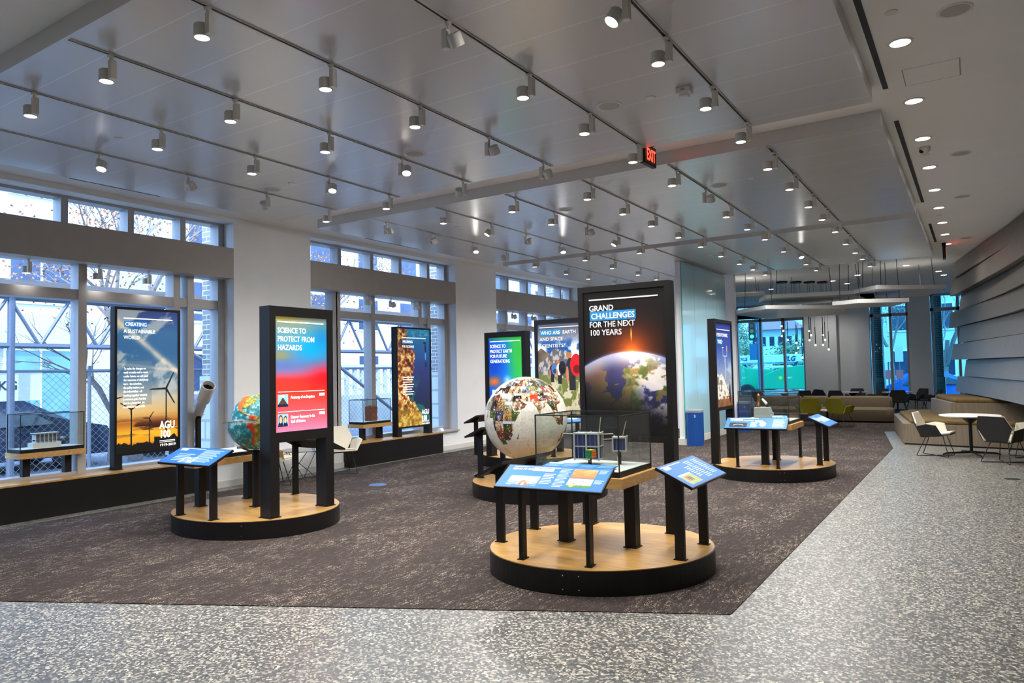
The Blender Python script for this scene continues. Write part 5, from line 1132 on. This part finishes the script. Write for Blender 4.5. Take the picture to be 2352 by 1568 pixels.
for k in range(48):
    y = 15 + k * .4; m.box(-.15, -.05, y, y + .14, 1.0, 1.95); m.box(-.14, -.06, y + .14, y + .4, 1.3 + .25 * (k % 2), 1.38 + .25 * (k % 2))
m.build('screen', FAC, bw)

def car(loc, rz, label, colr, L=4.4):
    t = thing('car', label, 'car', loc, rz, None); pm = mat('car_paint_' + colr, hexc(colr), .25, coat=.6, vary=.02); h = L / 2
    prof = [(-h, .30), (-h + .05, .72), (-h + .55, .86), (-h + 1.15, 1.36), (-h + 1.6, 1.46), (-h + 2.6, 1.46), (-h + 3.5, .98), (h - .15, .80), (h, .55), (h, .30)]
    vs = []; n = len(prof)
    for s, w in ((-1, 1), (1, 1)): vs += [(x, s * (.86 if z < 1 else .68), z) for x, z in prof]
    MB().add(vs, [tuple(range(n)), tuple(range(n, 2 * n))[::-1]] + [(k, (k + 1) % n + 0, (k + 1) % n + n, k + n) for k in range(n)]).build('body', pm, t, bevel=.05)
    g = MB()
    for s in (-1, 1): g.add([(-h + 1.0, s * .875, .92), (-h + 1.45, s * .71, 1.38), (-h + 2.55, s * .71, 1.38), (-h + 3.2, s * .865, .96)], [(0, 1, 2, 3)])
    g.add([(-h + 2.66, -.62, 1.44), (-h + 3.46, -.76, 1.0), (-h + 3.46, .76, 1.0), (-h + 2.66, .62, 1.44)], [(0, 1, 2, 3)]); g.build('car_window', mat('car_glass', (.03, .04, .05), .08), t)
    for x in (-h + .85, h - .9):
        for s in (-1, 1):
            wl = MB().lathe([(0, -.1), (.30, -.1), (.32, -.06), (.32, .06), (.30, .1), (0, .1)], n=24, M=Matrix.Translation((x, s * .80, .32)) @ Matrix.Rotation(PI / 2, 4, 'X')).build('wheel', mat('tyre', (.02, .02, .02), .8), t)
            MB().lathe([(0, -.105), (.19, -.105), (.19, .105), (0, .105)], n=20, M=Matrix.Translation((x, s * .80, .32)) @ Matrix.Rotation(PI / 2, 4, 'X')).build('hub', CHROME, wl)
    for s in (-1, 1): MB().box(h - .12, h + .01, s * .62 - .16, s * .62 + .16, .56, .70).build('headlamp', mat('lamp_glass', (.8, .8, .8), .1), t)
    return t
car((-17.2, 6.3, -.14), PI / 2, 'dark blue parked car behind the chain-link fence, nearer one', '27364f'); car((-17.3, 11.6, -.14), PI / 2, 'silver parked car behind the fence and truss', '9fa7b0'); car((-17.2, 1.0, -.14), -PI / 2, 'dark grey parked car at the left edge behind the fence', '34383e')
car((-1.6, 36.5, -.14), .1, 'bright blue parked car beyond the far right window', '1560b8')

BARK = mat('bark', hexc('857a74'), .9, vary=.2, scale=20); LEAFB = mat('dry_leaf', hexc('9a6a4a'), .8, vary=.3, scale=20); LEAFG = mat('green_leaf', hexc('8a9a78'), .8, vary=.3, scale=20)
def tree(loc, h, seed, label, leaf=None, nleaf=0, lsize=.038, group='street trees'):
    rnd = random.Random(seed); t = thing('tree', label, 'tree', loc, 0, group); br = MB(); tips = []
    def grow(p, d, L, r, dep):
        q = p + d * L; mid = p + d * L * .5 + Vector((rnd.uniform(-.05, .05), rnd.uniform(-.05, .05), 0)) * L
        br.tube([p, mid, q], [r, r * .8, r * .62], 5); tips.append(q)
        if dep == 0: return
        for k in range(3 if dep > 1 else 4):
            a = rnd.uniform(0, 2 * PI); e = rnd.uniform(.35, .8); o = d.orthogonal().normalized(); o = Matrix.Rotation(a, 3, d) @ o
            grow(p + d * L * rnd.uniform(.55, 1), (d * math.cos(e) + o * math.sin(e) + Vector((0, 0, .15))).normalized(), L * rnd.uniform(.55, .75), r * .5, dep - 1)
    grow(Vector((0, 0, 0)), Vector((rnd.uniform(-.05, .05), rnd.uniform(-.05, .05), 1)).normalized(), h * .42, h * .022, 4)
    br.build('trunk', BARK, t)
    if nleaf:
        m = MB(); sg2 = .42 if lsize < .1 else .3
        for k in range(nleaf):
            c = rnd.choice(tips) + Vector((rnd.gauss(0, sg2), rnd.gauss(0, sg2), rnd.gauss(0, sg2))); a = Vector((rnd.uniform(-1, 1), rnd.uniform(-1, 1), rnd.uniform(-1, 1))).normalized() * lsize; b_ = a.orthogonal().normalized() * lsize * .6
            m.add([c - a, c + b_, c + a, c - b_], [(0, 1, 2, 3)])
        m.build('foliage', leaf, t)
    return t
tree((-16.3, 9.0, -.14), 7.5, 3, 'street tree with sparse brown leaves above the near windows', LEAFB, 2200); tree((-16.3, 14.4, -.14), 6.5, 5, 'thin brown-leaved street tree right of the first', LEAFB, 1800)
tree((-16.0, 8.3, -.14), 4.2, 11, 'small bare tree behind the near window poster')
tree((-3.2, 37.5, -.14), 6.0, 21, 'bare tree beyond the far right window', LEAFG, 500, .05); tree((-1.1, 39, -.14), 7.0, 24, 'tall bare tree right of the far window post')
tree((-13.5, 49, -.14), 3.2, 31, 'leafy bush tree behind the crane, left', LEAFG, 5000, .09); tree((-10.4, 51, -.14), 3.0, 33, 'leafy bush tree behind the crane, centre', LEAFG, 5000, .09); tree((-8.0, 70, -.14), 9.5, 35, 'tall leafy tree behind the red-roofed house', LEAFG, 5000, .09); tree((-17.5, 68, -.14), 8.5, 37, 'tall bushy tree left of the red-roofed house', LEAFG, 5000, .10)
# brick piers of the building seen through the window edges
BRK = brick_mat('grey_brick', hexc('8d8a88'), hexc('7b7876'), hexc('d5d3ce'), .24, .085); LIM = brick_mat('limestone_block', hexc('c9c9c4'), hexc('b8b9b6'), hexc('9fa09c'), .5, .33)
for x0, x1, y0, y1, n in ((-11.2, -10.58, 7.35, 8.5, 5), (-11.2, -10.58, 13.2, 14.4, 6), (-11.2, -10.58, 19.1, 19.7, 7)):
    p_ = struct(MB().box(x0, x1, y0, y1, 1.75, 6).build('wall_pier_%d' % n, BRK)); MB().box(x0 - .03, x1 + .0, y0 - .03, y1, -.1, 1.75).build('base', LIM, p_)
for x0, x1, n in ((-3.35, -3.0, 8), (-1.32, -.98, 9)):
    p_ = struct(MB().box(x0, x1, 31.0, 31.6, 1.2, 6).build('wall_pier_%d' % n, BRK)); MB().box(x0, x1 + .03, 30.97, 31.6, -.1, 1.2).build('base', LIM, p_)

# green crane truck with a white lettered boom, house, signals
GRN = mat('crane_green', hexc('12b583'), .4, coat=.3, vary=.05, scale=1); BOOM = mat('boom_white', hexc('dfe6ea'), .5, vary=.03)
cr = thing('crane_truck', 'bright green boom lift with a white lettered boom outside the far window', 'crane', (-10, 42, -.14))
MB().box(-4.0, 6.0, -.4, .4, 2.08, 2.52).build('boom', BOOM, cr, bevel=.03); MB().box(-4.0, 6, -.42, .42, 2.0, 2.06).build('boom_edge', mat('boom_edge', hexc('7fa6b8'), .5), cr)
def prof_xz(poly, y0, y1, nm, m, bev=.04):
    n = len(poly); MB().add([(x, y0, z) for x, z in poly] + [(x, y1, z) for x, z in poly], [tuple(range(n)), tuple(range(n, 2 * n))[::-1]] + [(k, k + n, (k + 1) % n + n, (k + 1) % n) for k in range(n)]).build(nm, m, cr, bevel=bev)
prof_xz([(-1.6, 2.02), (-1.35, 2.05), (-.95, 1.78), (.5, 1.68), (.5, .55), (-1.0, .55), (-1.55, 1.1)], -.55, .5, 'counterweight', GRN); prof_xz([(-.35, .6), (-.30, 1.0), (.15, 1.42), (1.0, 1.78), (2.0, 1.90), (4.5, 1.92), (4.5, .6)], -.95, -.6, 'engine_cover', GRN)
prof_xz([(-.2, 1.86), (.4, 1.74), (1.6, 1.80), (1.4, 1.92)], -.5, .5, 'turret', mat('turret_white', hexc('dfe8ea'), .5)); prof_xz([(-4, .5), (4.5, .5), (4.5, .22), (-4, .22)], -1.0, 1.0, 'chassis', mat('chassis_grey', hexc('8fa0a8'), .5))
for x in (-2.6, -.9, 3.0): MB().lathe([(0, -.2), (.40, -.2), (.44, -.12), (.44, .12), (.40, .2), (0, .2)], n=24, M=Matrix.Translation((x, -.9, .44)) @ Matrix.Rotation(PI / 2, 4, 'X')).build('wheel', mat('tyre', (.02, .02, .02)), cr)
MB().tube([(-1.5 + .13 * math.cos(2 * PI * k / 16), -.56, 1.95 + .2 * math.sin(2 * PI * k / 16)) for k in range(16)], .05, 8, closed=True).build('lifting_eye', GRN, cr)
INK = mat('decal_navy', hexc('134a6e'), .5)
lettering(cr, 'RENTALS', -1.95, 2.22, .24, INK, width=.98, y=-.415, bold=.03); lettering(cr, 'JLG', 1.12, 2.16, .36, INK, width=.62, y=-.415, bold=.04, shear=.25); lettering(cr, 'U', 1.98, 2.16, .38, INK, y=-.415, bold=.03)
MB().add([(-.30 + 1.95, -.97, 1.86), (1.72, -.97, 2.06), (1.92, -.97, 2.14), (1.84, -.97, 1.90)], [(0, 1, 2, 3)]).build('decal', INK, cr)
lettering(cr, 'SUNBELT', 1.15, 1.18, .12, TEXTW, width=.42, y=-.965, bold=.03); lettering(cr, 'JLG', -1.25, 1.22, .09, TEXTW, width=.2, y=-.565, bold=.03)
MB().lathe([(.06, -.01), (.10, -.01), (.10, .01), (.06, .01)], n=20, M=Matrix.Translation((.95, -.955, 1.22)) @ Matrix.Rotation(PI / 2, 4, 'X')).build('decal_ring', mat('decal_yellow', hexc('d8e04a'), .5), cr)
h = thing('house', 'white house with a pinkish red hipped roof beyond the crane', 'house', (-12.7, 60, -.14)); MB().box(-2.4, 1.2, -2, 2, 0, 4.75).build('wall', mat('house_white', hexc('e6e8ea'), .8), h)
MB().add([(-2.8, -2.4, 4.75), (1.6, -2.4, 4.75), (1.6, 2.4, 4.75), (-2.8, 2.4, 4.75), (-1.6, 0, 5.7), (.4, 0, 5.7)], [(0, 1, 5, 4), (1, 2, 5), (2, 3, 4, 5), (3, 0, 4), (3, 2, 1, 0)]).build('roof', mat('roof_red', hexc('c07a78'), .8, vary=.15, scale=8), h)
for k in range(5): MB().box(-2.1 + k * .65, -1.75 + k * .65, -2.04, -2.0, 3.5, 4.2).build('window', WINB, h)
def signal(x, y, label, n=2):
    t = thing('traffic_light', label, 'traffic light', (x, y, -.14), 0, 'traffic lights'); MB().tube([(0, 0, 0), (0, 0, 4.6)], .06, 10).build('pole', mat('signal_grey', hexc('56708a'), .5), t)
    hb = MB().box(-.42, -.12, -.14, .14, 3.2, 4.1).build('housing', mat('signal_black', hexc('1d2c38'), .5), t)
    for k, c in enumerate(('8a3a30', '8a7a30', '7ff0d0')): MB().lathe([(0, -.02), (.09, -.02), (.10, .0)], n=16, M=Matrix.Translation((-.27, -.142, 3.9 - k * .26)) @ Matrix.Rotation(-PI / 2, 4, 'X')).build('lamp', mat('signal_' + c, hexc(c), .3, emit=hexc(c) if k == 2 else None, estr=2), hb)
    MB().box(-.42, -.08, -.1, .1, 2.2, 3.0).build('signal_box', mat('signal_blue', hexc('2f6f9a'), .5), t)
signal(-9.05, 36.5, 'traffic light with green lamp lit in front of the boom'); signal(-8.0, 40.0 + 4, 'farther traffic light half hidden by the window post')
for x, c, lab in ((-2.62, 'e8ecec', 'white street sign post beyond the far right window'), (-2.2, 'd9dde0', 'narrow parking sign beside the white street sign')):
    t = thing('street_sign', lab, 'sign', (x - .55, 35, -.14)); MB().tube([(0, 0, 0), (0, 0, 2.6)], .03, 8).build('pole', STL, t); MB().box(-.16, .16, -.05, -.03, 1.95, 2.6).build('sign_plate', mat('plate_' + c, hexc(c), .5), t); MB().box(-.14, .14, -.06, -.04, 1.2, 1.6).build('sign_plate', mat('plate_red', hexc('c86a70'), .5), t)
b3 = thing('row_house', 'pale row house facade beyond the right far window', 'building', (.5, 50, 0)); MB().box(-6, 8, 0, 4, -.2, 9).build('facade', mat('row_house_pale', hexc('c9d3cf'), .8, vary=.05), b3)
for r in range(3):
    for k in range(5): f = MB().box(-5 + k * 2.4, -3.8 + k * 2.4, -.06, 0, .9 + r * 2.8, 2.6 + r * 2.8).build('window', WINM, b3); MB().box(-4.9 + k * 2.4, -3.9 + k * 2.4, -.07, -.06, 1 + r * 2.8, 2.5 + r * 2.8).build('pane', WINB, f)
